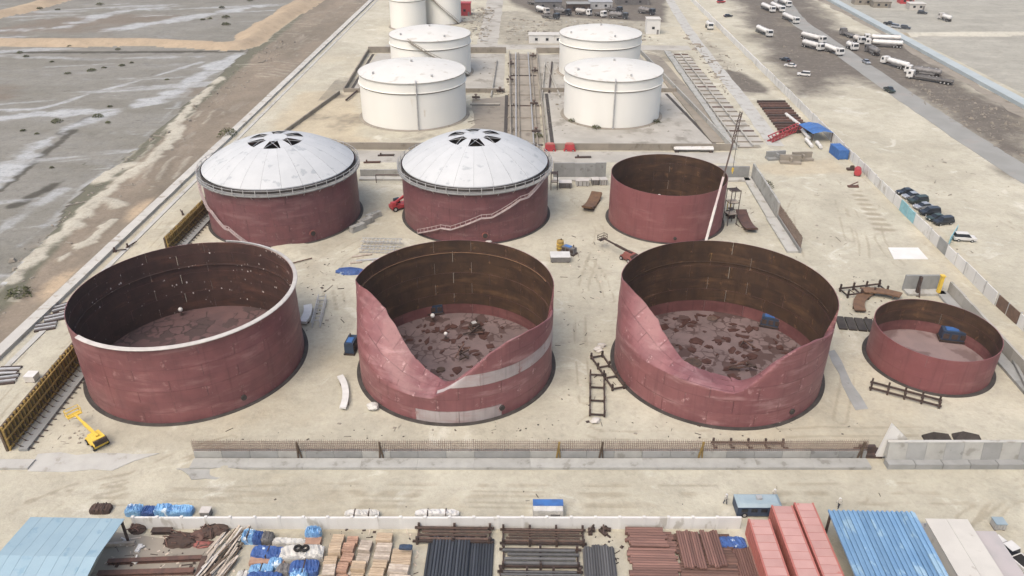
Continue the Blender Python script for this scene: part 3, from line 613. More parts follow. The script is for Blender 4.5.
# ------------------------------------------------------------------ white tank farm
def white_tank(x, y, R, h, rise, label, ladder=None, spiral=None, girder=True):
    t = T('white_tank', label, 'tank', (x, y, 0), 0, None); cdv = camdir(x, y)
    b = MB(); b.lathe([(R, .25), (R, h)], 96); o = b.build('shell', 'white_tank', t); shade_smooth(o.data)
    b = MB(); n = 10; b.lathe([(R + .12, h - .02), (R + .12, h + .12)] + [(R * (1 - k / n) + .02, h + .14 + rise * (1 - (1 - k / n) ** 1.7)) for k in range(n + 1)], 96); o = b.build('roof', 'white_tank_roof', t); shade_smooth(o.data, 50)
    b = MB(); b.lathe([(R + .10, h + .10), (R + .30, h + .10), (R + .30, h - .12), (R + .02, h - .12)], 96); b.build('rim_angle', 'concrete_stained', t)
    b = MB(); b.lathe([(R - .2, .22), (R + .9, .22), (R + 1.2, -.1)], 72); b.build('foundation_ring', 'concrete_brown', t)
    if girder:
        b = MB(); z = h * .80; b.lathe([(R + .01, z), (R + .38, z), (R + .38, z - .14), (R + .01, z - .22)], 96); b.build('wind_girder', 'white_tank', t)
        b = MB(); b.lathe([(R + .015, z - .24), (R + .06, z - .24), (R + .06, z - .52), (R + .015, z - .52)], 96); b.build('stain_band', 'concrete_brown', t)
    if ladder is not None:
        a = cdv + R_(ladder); c_, s_ = math.cos(a), math.sin(a); b = MB(); b.cyl((c_ * (R + .5), s_ * (R + .5), 0), (c_ * (R + .5), s_ * (R + .5), h + .3), .22, 10)
        b.cyl((c_ * (R + .5), s_ * (R + .5), h + .3), (c_ * (R - 1), s_ * (R - 1), h + .5), .22, 10); b.build('riser_pipe', 'galv', t)
    if spiral:
        a0, a1 = (cdv + R_(v) for v in spiral); n = 24; P_ = lambda k, dz, rr_=R + .7: (rr_ * math.cos(a0 + (a1 - a0) * k / n), rr_ * math.sin(a0 + (a1 - a0) * k / n), (h * k / n) + dz); b = MB()
        for k in range(n): b.beam(P_(k, .1), P_(k + 1, .1), 1.0, .2); b.beam(P_(k, 1.1, R + 1.2), P_(k + 1, 1.1, R + 1.2), .12); b.beam(P_(k, .1, R + 1.2), P_(k, 1.1, R + 1.2), .1)
        b.build('stairway', 'concrete_brown', t)
    for k, (rr_, an) in enumerate(((.0, 0), (.82, 25), (.82, -60))):
        a = cdv + R_(an); b = MB(); z = h + rise * (1 - rr_ ** 1.7) + .1; b.cyl((R * rr_ * math.cos(a), R * rr_ * math.sin(a), z - .2), (R * rr_ * math.cos(a), R * rr_ * math.sin(a), z + .7), .35, 10); b.build('roof_vent', 'galv', t)
    return t
white_tank(-37.2, 244.8, 16.5, 14.2, 2.4, 'white storage tank with grey riser pipe, nearest on the left side', 3)
white_tank(-38.0, 299.8, 15.0, 14.2, 2.4, 'cream white storage tank with curved stair, second on the left side', None, (60, -30))
white_tank(25.8, 246.9, 15.2, 14.3, 2.4, 'white storage tank with grey riser pipe, nearest on the right side', 3)
white_tank(25.8, 302.0, 15.2, 14.3, 2.4, 'plain white storage tank, farther on the right side')
white_tank(-58.7, 385, 8.5, 16, 1.4, 'narrow white tank at the top edge, left of the small pair')
white_tank(-43.4, 397, 8.8, 16, 1.4, 'narrow white tank at the top edge, right of the small pair', None, (50, -60))

# ------------------------------------------------------------------ walls, bunds and fences
def wall_run(name, label, cat, p0, p1, h, th, step, m, pname='wall_panel', post=None, pm='galv', special=None, gap=.03, cap=None, capm='concrete_pale', jit=0.0):
    """a straight wall of separate panels between two plan points"""
    L = math.dist(p0, p1); a = math.atan2(p1[1] - p0[1], p1[0] - p0[0]); t = T(name, label, cat, (p0[0], p0[1], 0), a)
    n = max(1, round(L / step)); s = L / n; rr = random.Random(int(L * 10)); pmx = MB(); pmx.box(0, 0, 0, s - gap, th, h); pmx = pmx.mesh(pname)
    if post: po = MB(); po.box(0, 0, 0, post, post, h + .15); po = po.mesh('post')
    for k in range(n):
        mm = (special or {}).get(k, m); inst(pname, pmx, mm, t, ((k + .5) * s, rr.uniform(-jit, jit), 0), scale=(1, 1, 1 + rr.uniform(-jit, jit)))
        if post: inst('post', po, pm, t, (k * s, .0, 0))
    if cap: b = MB(); b.box(L / 2, 0, h + jit + .003, L, th + cap, .15); b.build('coping', capm, t)
    return t
wall_run('perimeter_wall', 'long pale concrete wall along the salt flat on the left', 'wall', (-89.6, 50), (-89.2, 215), .7, 2.2, 4.0, 'old_wall', jit=.04)
wall_run('perimeter_wall', 'far stretch of pale concrete wall beside the white tank farm on the left', 'wall', (-89.2, 215.2), (-89.6, 520), .7, 2.2, 6.0, 'old_wall', jit=.04)
strip_k = setting(strip('concrete_kerb', [(-86.2, 50), (-86.1, 215), (-86.6, 520)], 1.0, -.2, .15, 'concrete_pale'))
sp_ = {}
wall_run('site_hoarding', 'white panel hoarding on the right beside the parked cars', 'fence', (88.2, 300), (87.4, 128.4), 2.6, .18, 4.0, 'white_wall', post=.22, pm='galv', special={32: 'cyan_panel', 33: 'cyan_panel', 37: 'concrete_grey'}, jit=.05)
wall_run('site_hoarding', 'dark brown panel closing the gap in the white hoarding', 'fence', (87.6, 128.0), (87.9, 121.5), 2.4, .18, 3.2, 'brown_panel', post=.2)
wall_run('site_hoarding', 'white panel hoarding leaving the right edge of the picture', 'fence', (87.9, 121.1), (89.5, 70), 2.6, .18, 4.0, 'white_wall', post=.22, jit=.05)
wall_run('site_hoarding', 'far white wall line beside the lorry park at top right', 'fence', (88.4, 500), (88.2, 300.4), 2.4, .35, 8.0, 'white_wall', jit=.04)
wall_run('advert_panel', 'small cyan panel board beside the white parked car', 'sign', gxy(948, 246), gxy(956, 233), 2.0, .12, 2.6, 'cyan_panel', pname='board')
wall_run('channel_wall', 'pale blue-grey concrete channel wall at upper right', 'wall', (167.4, 520), (161.8, 150), 1.3, 4.2, 12, 'canal_pale', gap=.0, jit=.02)
setting(strip('channel_bank', [(163, 520), (161.5, 365), (159.6, 300), (158, 240), (157.6, 150)], 4.5, -.2, .05, 'concrete_brown', jit=1.2))

# left bund: yellow timber formwork, its footing and tie bars
def formwork(label, y0, y1, x0, x1, h, foot):
    L = math.dist((x0, y0), (x1, y1)); a = math.atan2(y1 - y0, x1 - x0); t = T('formwork_wall', label, 'formwork', (x0, y0, 0), a)
    b = MB(); b.box(L / 2, 0, 0, L, .3, h); b.build('form_board', 'form_board', t)
    n = int(L / .85); sm_ = MB(); sm_.box(0, 0, 0, .26, .30, h + .25); sm_ = sm_.mesh('stud')
    for k in range(n): inst('stud', sm_, 'yellow_form', t, (k * L / n + .3, -.32, 0), scale=(1, 1, random.uniform(.95, 1.05)))
    for zz in (.5, h * .5, h - .35): b = MB(); b.box(L / 2, -.58, zz, L, .18, .2); b.build('waler', 'yellow_form', t)
    if foot: 
        b = MB(); b.box(L / 2, -2.3, 0, L, 1.3, .45); b.build('footing', 'concrete_grey', t)
        tb = MB(); tb.beam((0, -1.9, .5), (0, -.5, 1.7), .08); tb.beam((0, -3.6, .1), (0, -1.7, .5), .12); tb = tb.mesh('brace')
        for k in range(int(L / 1.3)): inst('brace', tb, 'steel_dark', t, (k * 1.3 + .5, 0, 0))
    return t
formwork('yellow studded formwork wall left of the front-left tank', 83.5, 124, -73.9, -75.6, 4.0, True)
formwork('yellow studded formwork wall beside the left roofed tank', 146, 178, -76.7, -75.8, 3.4, True)
formwork('dark formwork return wall at the bottom of the left bund', 70.0, 84.3, -77.4, -75.1, 3.0, False) if False else None
b = MB(); b.box(0, 0, 0, 5.5, .4, 2.4); o = b.build('bund_wall', 'concrete_brown', loc=(-79.5, 84.2, 0), rz=R_(20)); tag(o, 'dark brown wall stub at the lower left end of the formwork', 'wall')

# front bund: footing, stub wall and a curtain of starter bars
SL = .0245
fx0, fx1 = -46.5, 47.6; fy = lambda x: 81.45 + (x + 3.6) * SL
tf = T('bund_wall', 'unfinished front bund wall with rusty starter bars along the whole front', 'wall', (0, fy(0), 0), math.atan(SL)); Lf = fx1 - fx0; cxm = (fx0 + fx1) / 2
for k in range(12): 
    b = MB(); b.box(fx0 + (k + .5) * Lf / 12, .95, 0, Lf / 12 - .015, 1.9, .45); b.build('footing', 'concrete', tf)
for k in range(24): 
    b = MB(); b.box(fx0 + (k + .5) * Lf / 24, 2.35, 0, Lf / 24 - .04, .5, 1.45); b.build('stub_wall', 'concrete_grey' if k % 3 else 'concrete', tf)
b = MB(); x = fx0
while x < fx1:
    for yy in (2.22, 2.48): b.beam((x, yy, 1.3), (x + random.uniform(-.03, .03), yy, 3.3 + random.uniform(-.08, .08)), .035)
    x += .27
zz = 1.6
while zz < 3.2:
    for yy in (2.2, 2.5): b.beam((fx0, yy, zz), (fx1, yy, zz), .035)
    zz += .33
stuff(b.build('rebar_mesh', 'rebar', tf))
for u in (297, 379, 557, 600, 700, 860):
    x = gxy(u, 465)[0]; b = MB(); b.beam((x, 2.1, .3), (x + .3, 1.6, 3.6), .22); b.beam((x + .5, 2.1, .3), (x + .2, 1.7, 3.5), .18); b.build('prop', 'yellow_form' if u in (557, 700) else 'form_board', tf)

# finished front-right wall with triangular end buttress
tr = T('retaining_wall', 'finished tall grey concrete retaining wall at lower right with a triangular end buttress', 'wall', (*gxy(887, 470), 0), math.atan(SL))
for k in range(13):
    b = MB(); x = .2 + k * 2.6; b.add([(x, 1.1, .9), (x + 2.57, 1.1, .9), (x + 2.57, 1.55, 3.55), (x, 1.55, 3.55), (x, 2.2, .9), (x + 2.57, 2.2, .9), (x + 2.57, 1.95, 3.55), (x, 1.95, 3.55)],
        [(0, 1, 2, 3), (5, 4, 7, 6), (3, 2, 6, 7), (1, 5, 6, 2), (4, 0, 3, 7), (4, 5, 1, 0)]); b.build('wall_panel', 'concrete_grey' if k % 4 in (1, 3) else 'concrete', tr)
b = MB(); b.box(17, 1.75, 3.56, 34, .46, .12); b.build('coping', 'concrete_pale', tr)
for k in range(9): b = MB(); b.box(1.95 + k * 3.8, .75, 0, 3.7, 1.3, .89); b.build('footing', 'concrete_grey', tr)
b = MB(); b.add([(-.7, 2.25, .4), (.5, 2.25, .4), (2.9, 2.25, 3.6), (.25, 2.25, 6.2), (-.7, 2.6, .4), (.5, 2.6, .4), (2.9, 2.6, 3.6), (.25, 2.6, 6.2)], [(0, 1, 2, 3), (7, 6, 5, 4), (0, 4, 5, 1), (1, 5, 6, 2), (2, 6, 7, 3), (3, 7, 4, 0)]); b.build('end_buttress', 'white_wall', tr)
b = MB(); b.add([(4.0, 2.21, .2), (4.0, 5.2, .2), (4.0, 2.05, 3.4), (4.4, 2.21, .2), (4.4, 5.2, .2), (4.4, 2.05, 3.4)], [(0, 1, 2), (5, 4, 3), (0, 3, 4, 1), (1, 4, 5, 2), (2, 5, 3, 0)]); b.build('buttress', 'concrete', tr)
b = MB(); b.box(-1.5, 3.2, 0, 3.4, 1.8, .5); b.box(-1.8, 3.2, .5, 2.2, .5, 1.1); o = b.build('steel_form', 'steel_dark', loc=(*gxy(887, 470), 0)); tag(o, 'dark steel form block against the end of the grey retaining wall', 'form')

# rear bund wall pieces
def bund(label, p0, p1, h, m, foot=True, step=3.0, fm='concrete_pale', side=-1):
    t = wall_run('bund_wall', label, 'wall', p0, p1, h, .45, step, m, jit=.02); L = math.dist(p0, p1)
    if foot:
        n = max(1, round(L / 6))
        for k in range(n): b = MB(); b.box((k + .5) * L / n, side * 1.4, 0, L / n - .05, 2.0, .5); b.build('footing', fm, t)
    return t
bund('grey concrete bund wall between the right roofed tank and the open smooth tank', (6.0, 190.6), (19.6, 191.0), 4.2, 'concrete_grey')
bund('low concrete bund wall between the two roofed tanks', (-44, 190.0), (-25, 190.3), 2.2, 'concrete')
bund('grey bund wall behind the open smooth tank', (40, 191.2), (56.5, 191.6), 3.4, 'concrete_grey')
bund('grey finished bund wall running back beside the crane', (57.6, 192), (57.2, 166.5), 4.0, 'concrete', side=-1)
t = T('bund_wall', 'unfinished bund wall with dark starter bars behind the third front tank', 'wall', (57.2, 166.3, 0), -PI / 2); L = 17.3
b = MB(); b.box(L / 2, -1.4, 0, L, 2.4, .45); b.build('footing', 'concrete_pale', t); b = MB(); b.box(L / 2, .1, 0, L, .4, 1.1); b.build('stub_wall', 'concrete_grey', t); b = MB()
for k in range(58): b.beam((k * .3, .1, 1.0), (k * .3, .1, 3.7 + random.uniform(-.2, .2)), .07)
for zz in (1.6, 2.2, 2.8, 3.4): b.beam((0, .1, zz), (L, .1, zz), .06)
stuff(b.build('rebar_mesh', 'rebar', t))
bund('grey bund wall with yellow post behind the small right tank', gxy(902, 290), gxy(940, 290), 3.3, 'concrete_grey', step=2.4)
o = MB(); o.box(0, 0, 0, .5, .7, 4.0); o.box(0, 0, 0, .9, 1.1, .15); o.box(0, 0, 4.0, .8, .9, .2); o = o.build('yellow_prop', 'yellow_paint', loc=(g(936, 293)[0], g(936, 293)[1] - .6, 0)); tag(o, 'yellow steel prop against the bund wall behind the small right tank', 'prop')
o = MB(); o.box(0, 0, 0, .4, .7, 3.9); o.box(0, -.3, 0, .8, 1.0, .15); o.beam((0, -1.3, .1), (0, -.2, 2.4), .2); o = o.build('steel_prop', 'steel_dark', loc=(g(915, 293)[0], g(915, 293)[1] - .6, 0)); tag(o, 'dark steel prop against the bund wall behind the small right tank', 'prop')
bund('grey concrete bund wall along the right of the small tank', (80.8, 132.6), (80.2, 86), 2.6, 'concrete_stained', fm='concrete_grey')
t = wall_run('kerb_wall', 'low pale wall running up from the retaining wall to the right bund', 'wall', gxy(1006, 352), gxy(1040, 420), 1.0, .5, 3, 'concrete_grey')

# the white tank farm compound
setting(slab('compound_floor', [(-64, 271), (-9.5, 272), (-11, 330), (-64, 329)], -.1, .03, 'concrete_stained', .15, 8))
setting(slab('compound_floor', [(5.5, 214), (53.5, 214.5), (44.5, 329), (2.5, 328)], -.1, .03, 'concrete_stained', .15, 8))
setting(slab('compound_floor', [(-25, 214), (-5.5, 214), (-6.5, 268), (-20, 262), (-17, 235)], -.1, .025, 'concrete_brown', .8, 5))
setting(slab('pipe_lane', [(-6, 205), (3.5, 205), (2, 330), (-9, 330)], -.1, .02, 'concrete_brown', .2, 8))
setting(slab('embankment', [gxy(660, 57), gxy(641, 53), gxy(712, 143), gxy(735, 143)], -.1, .3, 'concrete_brown', .12, 8))
setting(slab('rear_apron', [(-72, 201), (56, 203), (56, 211.5), (-72, 210)], -.1, .03, 'concrete_stained', .5, 5))
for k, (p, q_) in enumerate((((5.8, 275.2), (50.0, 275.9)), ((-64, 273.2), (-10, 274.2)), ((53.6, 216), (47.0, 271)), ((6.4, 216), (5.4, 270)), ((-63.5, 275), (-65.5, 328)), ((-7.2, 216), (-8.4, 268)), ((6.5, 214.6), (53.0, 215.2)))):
    L = math.dist(p, q_); b = MB(); b.box(L / 2, 0, 0, L, 1.1, .045); setting(b.build('trench_shade_strip', 'bitumen', loc=(*p, .0), rz=math.atan2(q_[1] - p[1], q_[0] - p[0])))  # flat dark strips paint in the shadowed trench outlines along the compound walls
bund('brown front wall of the white tank compound, left of the pipe lane', (-64, 211.4), (-5.8, 212.0), 2.0, 'concrete_brown', False, 6)
bund('brown front wall of the white tank compound, right of the pipe lane', (4.6, 212.3), (57.0, 213.0), 2.0, 'concrete_brown', False, 6)
bund('sloping side wall of the white tank compound on the right', (57.2, 213.2), (45.2, 333), 1.6, 'concrete', False, 8)
bund('left side wall of the white tank compound', (-65.4, 270.5), (-68.0, 330), 1.6, 'concrete_brown', False, 8)
bund('left side wall along the orange sand beside the nearest white tank', (-76.0, 209), (-66.5, 268), 1.2, 'concrete_brown', False, 8)
bund('dividing wall between the two left white tanks', (-65.4, 270.2), (-9.0, 271.4), 1.4, 'concrete_brown', False, 6)
bund('dividing wall between the two right white tanks', (3.2, 272.4), (50.8, 273.2), 1.4, 'concrete_brown', False, 6)
bund('rear wall behind the two left white tanks', (-68, 330.4), (-10.5, 331), 2.4, 'concrete_brown', False, 8)
bund('rear wall behind the two right white tanks', (2.0, 331.2), (45.2, 333.4), 2.2, 'concrete_brown', False, 8)
bund('left wall of the pipe lane between the white tanks', (-5.6, 214), (-9.2, 330), 1.3, 'concrete_brown', False, 8)
bund('right wall of the pipe lane between the white tanks', (4.4, 214), (2.2, 330), 1.3, 'concrete_brown', False, 8)
# pipework: runs in the lane and beside the compound, sleepers of the pipe corridor
cm = MB(); cm.cyl((0, 0, 0), (1, 0, 0), 1, 10); shade_smooth(cm.mesh('x')); 
def pipe(name, label, p, q, r, m, group=None, parent=None, n=10):
    b = MB(); d = [q[i] - p[i] for i in range(3)]; b.cyl((0, 0, 0), d, r, n); o = b.build(name, m, parent, loc=p); shade_smooth(o.data, 50)
    return tag(o, label, 'pipe', group) if not parent else o
for k, xx in enumerate((-3.9, -2.9, 1.2, 2.3)):
    pipe('pipeline', ['thin pipe in the lane nearest the left white tanks', 'second pipe from the left in the lane', 'third pipe from the left in the lane', 'pipe in the lane nearest the right white tanks'][k], (xx, 206, .5), (xx - 2.6, 330, .5), .22, 'concrete_brown' if k % 2 else 'galv')
for k in range(9):
    y = 216 + k * 13; b = MB(); b.box(0, 0, 0, 10.5, .5, .3); b.box(-3.2, 0, .3, .3, .3, .6); b.box(3.2, 0, .3, .3, .3, .6); o = b.build('pipe_support', 'steel_dark' if k % 3 == 0 else 'concrete_brown', loc=(-1.6 - k * .28, y, 0)); tag(o, 'low pipe support sleeper in the lane between the white tanks', 'pipe support', 'supports in the pipe lane')
tl = T('pipe_corridor', 'sleepered pipe corridor running beside the white tank compound on the right', 'pipe track', (0, 0, 0)); A0, A1 = np.array(gxy(672, 55)), np.array(gxy(738, 148)); B0, B1 = np.array(gxy(688, 55)), np.array(gxy(768, 148))
b = MB(); b.add([(*A0, .02), (*A1, .02), (*B1, .02), (*B0, .02)], [(0, 1, 2, 3)]); b.build('bed', 'concrete_stained', tl)
for k in range(24):
    f = k / 23; p = A0 + (A1 - A0) * f; q_ = B0 + (B1 - B0) * f; b = MB(); b.beam((*p, .2), (*q_, .2), .4, .3); b.build('sleeper', 'concrete_brown' if k % 5 else 'steel_rust', tl)
for f in (.02, .5): 
    b = MB(); p = A0 + (B0 - A0) * f; q_ = A1 + (B1 - A1) * f; b.cyl((*p, .7), (*q_, .7), .22, 8); b.build('pipe', 'concrete_stained', tl)
setting(slab('corridor_kerb', [gxy(664, 52), gxy(670, 53), gxy(737, 150), gxy(731, 150)], -.1, .7, 'concrete', .2, 5))
for k, (u0, v0, u1, v1) in enumerate(((545, 62, 541, 105), (552, 62, 549, 92), (497, 60, 491, 96), (470, 104, 500, 104), (560, 96, 545, 62), (346, 100, 398, 56))):
    p, q_ = g(u0, v0, .6), g(u1, v1, .6); pipe('pipeline', ['pipe run left of the farther right white tank', 'second pipe run left of the farther right white tank', 'pipe run right of the farther left white tank', 'short pipe crossing right of the nearest left white tank', 'diagonal pipe beside the farther right white tank', 'dark pipe left of the farther left white tank'][k], p, q_, .3, 'steel_dark' if k in (1, 5) else 'concrete_stained')
# small plant items along the lane
for k, (u, v) in enumerate(((533, 58), (535, 73), (534, 106), (536, 134), (511, 66), (510, 82), (500, 93), (476, 100))):
    t = T('valve_set', 'dark valve and pump set %s' % ['by the rear end of the pipe lane', 'halfway along the pipe lane, right side', 'opposite the nearest right white tank', 'at the front end of the pipe lane, right side', 'right of the farther left white tank', 'near the middle left wall of the lane', 'at the crossing of the dividing wall', 'right of the nearest left white tank'][k], 'valve', g(u, v))
    b = MB(); b.box(0, 0, 0, 2.2, 1.6, .3); b.build('plinth', 'concrete_brown', t); b = MB(); b.cyl((-1.3, 0, 1), (1.3, 0, 1), .35, 10); b.cyl((0, 0, .3), (0, 0, 1.9), .22, 8); b.build('valve_body', 'steel_dark', t); b = MB(); b.cyl((0, 0, 1.9), (0, 0, 2.0), .55, 12); b.build('hand_wheel', 'steel_rust', t)
def hut(name, label, cat, loc, rz, sx, sy, h, wm='white_wall', rm='cream_roof', nwin=3):
    t = T(name, label, cat, loc, rz); b = MB(); b.box(0, 0, 0, sx, sy, h); b.build('wall', wm, t); b = MB(); b.box(0, 0, h + .003, sx + .5, sy + .5, .2); b.build('roof', rm, t)
    for k in range(nwin): b = MB(); b.box(-sx / 2 + (k + .7) * sx / (nwin + .4), -sy / 2 - .02, h * .35, 1.2, .1, 1.1); b.build('window', 'glass', t)
    b = MB(); b.box(sx / 2 - .9, -sy / 2 - .03, .02, .9, .1, 2.0); b.build('door', 'truck_grey', t); return t
hut('site_building', 'small white building left of the farther right white tank', 'building', g(547, 42), 0, 16, 6, 3.4)
hut('site_building', 'tall white block at the end of the concrete path beyond the right tanks', 'building', g(652, 33), 0, 6, 6, 6.5, nwin=1)
hut('guard_hut', 'small red hut between the two narrow white tanks', 'hut', g(420, 17), 0, 3.5, 3, 4, 'red_paint', 'red_paint', 1)
hut('guard_hut', 'dark red hut right of the narrow white tanks at the top edge', 'hut', g(465, 15), 0, 6, 5, 6, 'red_paint', 'red_paint', 1)

# ------------------------------------------------------------------ vehicles
_wm = {}
def wheel(parent, x, y, r, wd=.32):
    k = (r, wd)
    if k not in _wm:
        b = MB(); b.cyl((0, -wd / 2, 0), (0, wd / 2, 0), r, 16); t_ = b.mesh('tyre'); shade_smooth(t_)
        b = MB(); b.cyl((0, -wd / 2 - .02, 0), (0, wd / 2 + .02, 0), r * .55, 12); _wm[k] = (t_, b.mesh('rim'))
    wv = bpy.data.objects.new('wheel', None); col.objects.link(wv); wv.parent = parent; wv.location = (x, y, r)
    inst('tyre', _wm[k][0], 'tyre', wv); inst('rim', _wm[k][1], 'galv', wv)
def place2(r, f):
    a, b_ = gxy(*r), gxy(*f); return ((a[0] + b_[0]) / 2, (a[1] + b_[1]) / 2, 0.06), math.atan2(b_[1] - a[1], b_[0] - a[0])
def cab(t, x, m, wd=2.5, h=3.0, L=2.3):
    b = MB(); b.prism([(x, .7), (x + L, .7), (x + L, 1.7), (x + L - .22, h - .15), (x + L - .5, h), (x, h)], wd); o = b.build('cab', m, t)
    b = MB(); b.add([(x + L + .015, -wd * .44, 1.75), (x + L + .015, wd * .44, 1.75), (x + L - .2, wd * .42, h - .2), (x + L - .2, -wd * .42, h - .2)], [(0, 1, 2, 3)]); b.build('windscreen', 'glass', t)
    for s in (-1, 1):
        b = MB(); b.box(x + L * .55, s * (wd / 2 + .01), 1.75, .9, .04, .85); b.build('side_window', 'glass', t)
        b = MB(); b.box(x + L + .02, s * wd * .36, .95, .06, .4, .22); b.build('headlight', 'headlight', t)
def tanker(label, r, f, L=None, tm='white_paint', cm_='white_paint', flat=False, group='lorries parked near the road'):
    loc, rz = place2(r, f); L = L or min(16, max(8, math.dist(gxy(*r), gxy(*f)))); t = T('flatbed_truck' if flat else 'tanker_truck', label, 'truck', loc, rz, group)
    x0, x1 = -L / 2, L / 2; cab(t, x1 - 2.3, cm_); b = MB(); b.box(-.3, 0, .75, L - .8, 1.0, .3); b.build('chassis', 'steel_dark', t)
    if flat:
        b = MB(); b.box(-1.4, 0, 1.08, L - 3.1, 2.5, .22); b.build('deck', tm, t); b = MB(); b.box(x1 - 3.0, 0, 1.31, .15, 2.4, 1.1); b.build('headboard', tm, t)
        for s in (-1, 1): b = MB(); b.box(-1.4, s * 1.22, 1.31, L - 3.2, .06, .35); b.build('side_rail', 'truck_grey', t)
    else:
        n = 18; Lt = L - 3.1; b = MB(); prof = [(0, .02), (.12, .6), (.35, .92), (.7, 1.0), (Lt - .7, 1.0), (Lt - .35, .92), (Lt - .12, .6), (Lt, .02)]; vs = []
        for px_, k in prof: vs += [(x0 + .3 + px_, 1.22 * k * math.cos(2 * PI * i / n), 2.05 + .98 * k * math.sin(2 * PI * i / n)) for i in range(n)]
        b.add(vs, [(j * n + i, j * n + (i + 1) % n, (j + 1) * n + (i + 1) % n, (j + 1) * n + i) for j in range(len(prof) - 1) for i in range(n)]); o = b.build('tank_barrel', tm, t); shade_smooth(o.data, 50)
        for k in range(3): b = MB(); b.cyl((x0 + Lt * (.25 + .25 * k), 0, 2.95), (x0 + Lt * (.25 + .25 * k), 0, 3.2), .32, 10); b.build('hatch', 'galv', t)
        b = MB(); b.box(x0 + Lt / 2 + .3, 0, 3.1, Lt * .8, .5, .05); b.build('catwalk', 'truck_grey', t)
        for s in (-1, 1): b = MB(); b.box(x0 + Lt / 2, s * 1.2, 1.0, Lt * .55, .12, .5); b.build('side_box', 'truck_grey', t)
    ax = [x1 - 1.2, x0 + 1.3, x0 + 2.6] + ([x0 + 3.9] if L > 12 else [])
    for xx in ax:
        for s in (-1, 1): wheel(t, xx, s * 1.08, .5)
    return t
for a in (('long white tanker trailer beside the road, nearer of the two lying side by side', (901, 48), (866, 46), 15.5), ('long white tanker trailer beside the road, farther of the two lying side by side', (901, 42.5), (863, 41), 15.5),
          ('white tanker truck in the dark lorry park, upper of the trio left of the road', (801, 38), (824, 44)), ('white tanker truck left of the road, lower left of the close trio', (802, 46), (822, 51.5)), ('white tanker truck left of the road, lower right of the close trio', (824, 50), (841, 56.5)),
          ('lone white tanker truck in the middle of the dark lorry park', (757, 31), (770, 37.5)), ('white tanker truck at the top edge, leftmost of the far row', (762, 8), (773, 13)), ('white tanker truck second from left in the far row at the top edge', (769, 6), (785, 14)),
          ('white tanker truck nearest the camera in the far row at the top edge', (783, 18), (797, 24.5)), ('white tanker truck at the right of the far row at the top edge', (776, 1), (792, 9)), ('white tanker truck with dark running gear right of the road, middle of the group', (909, 71), (881, 63), 13)): tanker(*a)
tanker('grey flat trailer truck with white cab, nearest the camera right of the road', (951, 85), (908, 78), 16, 'truck_grey', 'white_paint', True)
tanker('dark tanker trailer truck with white cab behind the grey flat trailer', (939, 78), (906, 73), 13, 'truck_grey', 'white_paint')
tanker('dark grey tanker truck right of the road, below the long white tankers', (882, 59), (862, 49), 10, 'truck_grey', 'truck_grey')
tanker('dark truck left of the long white tankers', (856, 40), (838, 33), 10, 'truck_grey', 'truck_grey', True)
tanker('short white truck on the road edge left of the dark tanker', (845, 47), (857, 52), 7, 'white_paint', 'white_paint')
tanker('short white truck close behind the dark tanker', (852, 41), (864, 45), 6.5, 'offwhite', 'white_paint')
tanker('white tanker outside the wall left of the lorry park', (705, 24), (713, 33), 8.5, 'white_paint', 'white_paint', False, None)

_carm = {}
def car(label, loc, rz, m, kind='saloon', group=None, name='parked_car', cat='car'):
    t = T(name, label, cat, loc, rz, group)
    if kind == 'saloon':
        body = [(-2.25, .35), (2.2, .35), (2.28, .62), (2.1, .82), (.95, .93), (.95, .95), (-1.5, .98), (-2.2, .9), (-2.3, .6)]; roof = [(-1.75, .95), (1.05, .92), (.25, 1.42), (-1.05, 1.45)]
    elif kind == 'suv':
        body = [(-2.35, .4), (2.3, .4), (2.4, .75), (2.25, 1.0), (1.1, 1.08), (-2.3, 1.12), (-2.4, .7)]; roof = [(-2.25, 1.1), (1.2, 1.07), (.5, 1.78), (-2.0, 1.8)]
    else:
        body = [(-2.6, .45), (2.5, .45), (2.6, .8), (2.45, 1.05), (1.2, 1.12), (-.6, 1.12), (-.6, 1.1), (-2.6, 1.1)]; roof = [(-.65, 1.11), (1.3, 1.1), (.7, 1.78), (-.5, 1.8)]
    b = MB(); b.prism(body, 1.8); o = b.build('body', m, t); bev = o.modifiers.new('b', 'BEVEL'); bev.width = .09; bev.segments = 2; bev.limit_method = 'ANGLE'
    b = MB(); n = len(roof); ws = [.82, .82, .66, .66]; b.add([(x, -ws[i], z) for i, (x, z) in enumerate(roof)] + [(x, ws[i], z) for i, (x, z) in enumerate(roof)], [(0, 1, 2, 3), (7, 6, 5, 4), (1, 5, 6, 2), (3, 2, 6, 7), (0, 3, 7, 4)]); b.build('windows', 'glass', t)
    b = MB(); b.box((roof[2][0] + roof[3][0]) / 2, 0, roof[2][1] + .02, roof[2][0] - roof[3][0] + .12, 1.36, .05); b.build('roof', m, t)
    if kind == 'pickup': b = MB(); b.box(-1.65, 0, 1.101, 1.75, 1.5, .02); b.build('load_bed', 'tyre', t)
    for x in (-1.4, 1.4):
        for s in (-1, 1): wheel(t, x, s * .82, .34, .22)
    for s in (-1, 1): b = MB(); b.box(2.24, s * .62, .62, .1, .35, .14); b.build('headlight', 'headlight', t); b = MB(); b.box(-2.28, s * .66, .66, .1, .25, .16); b.build('tail_light', 'lamp_red', t)
    return t
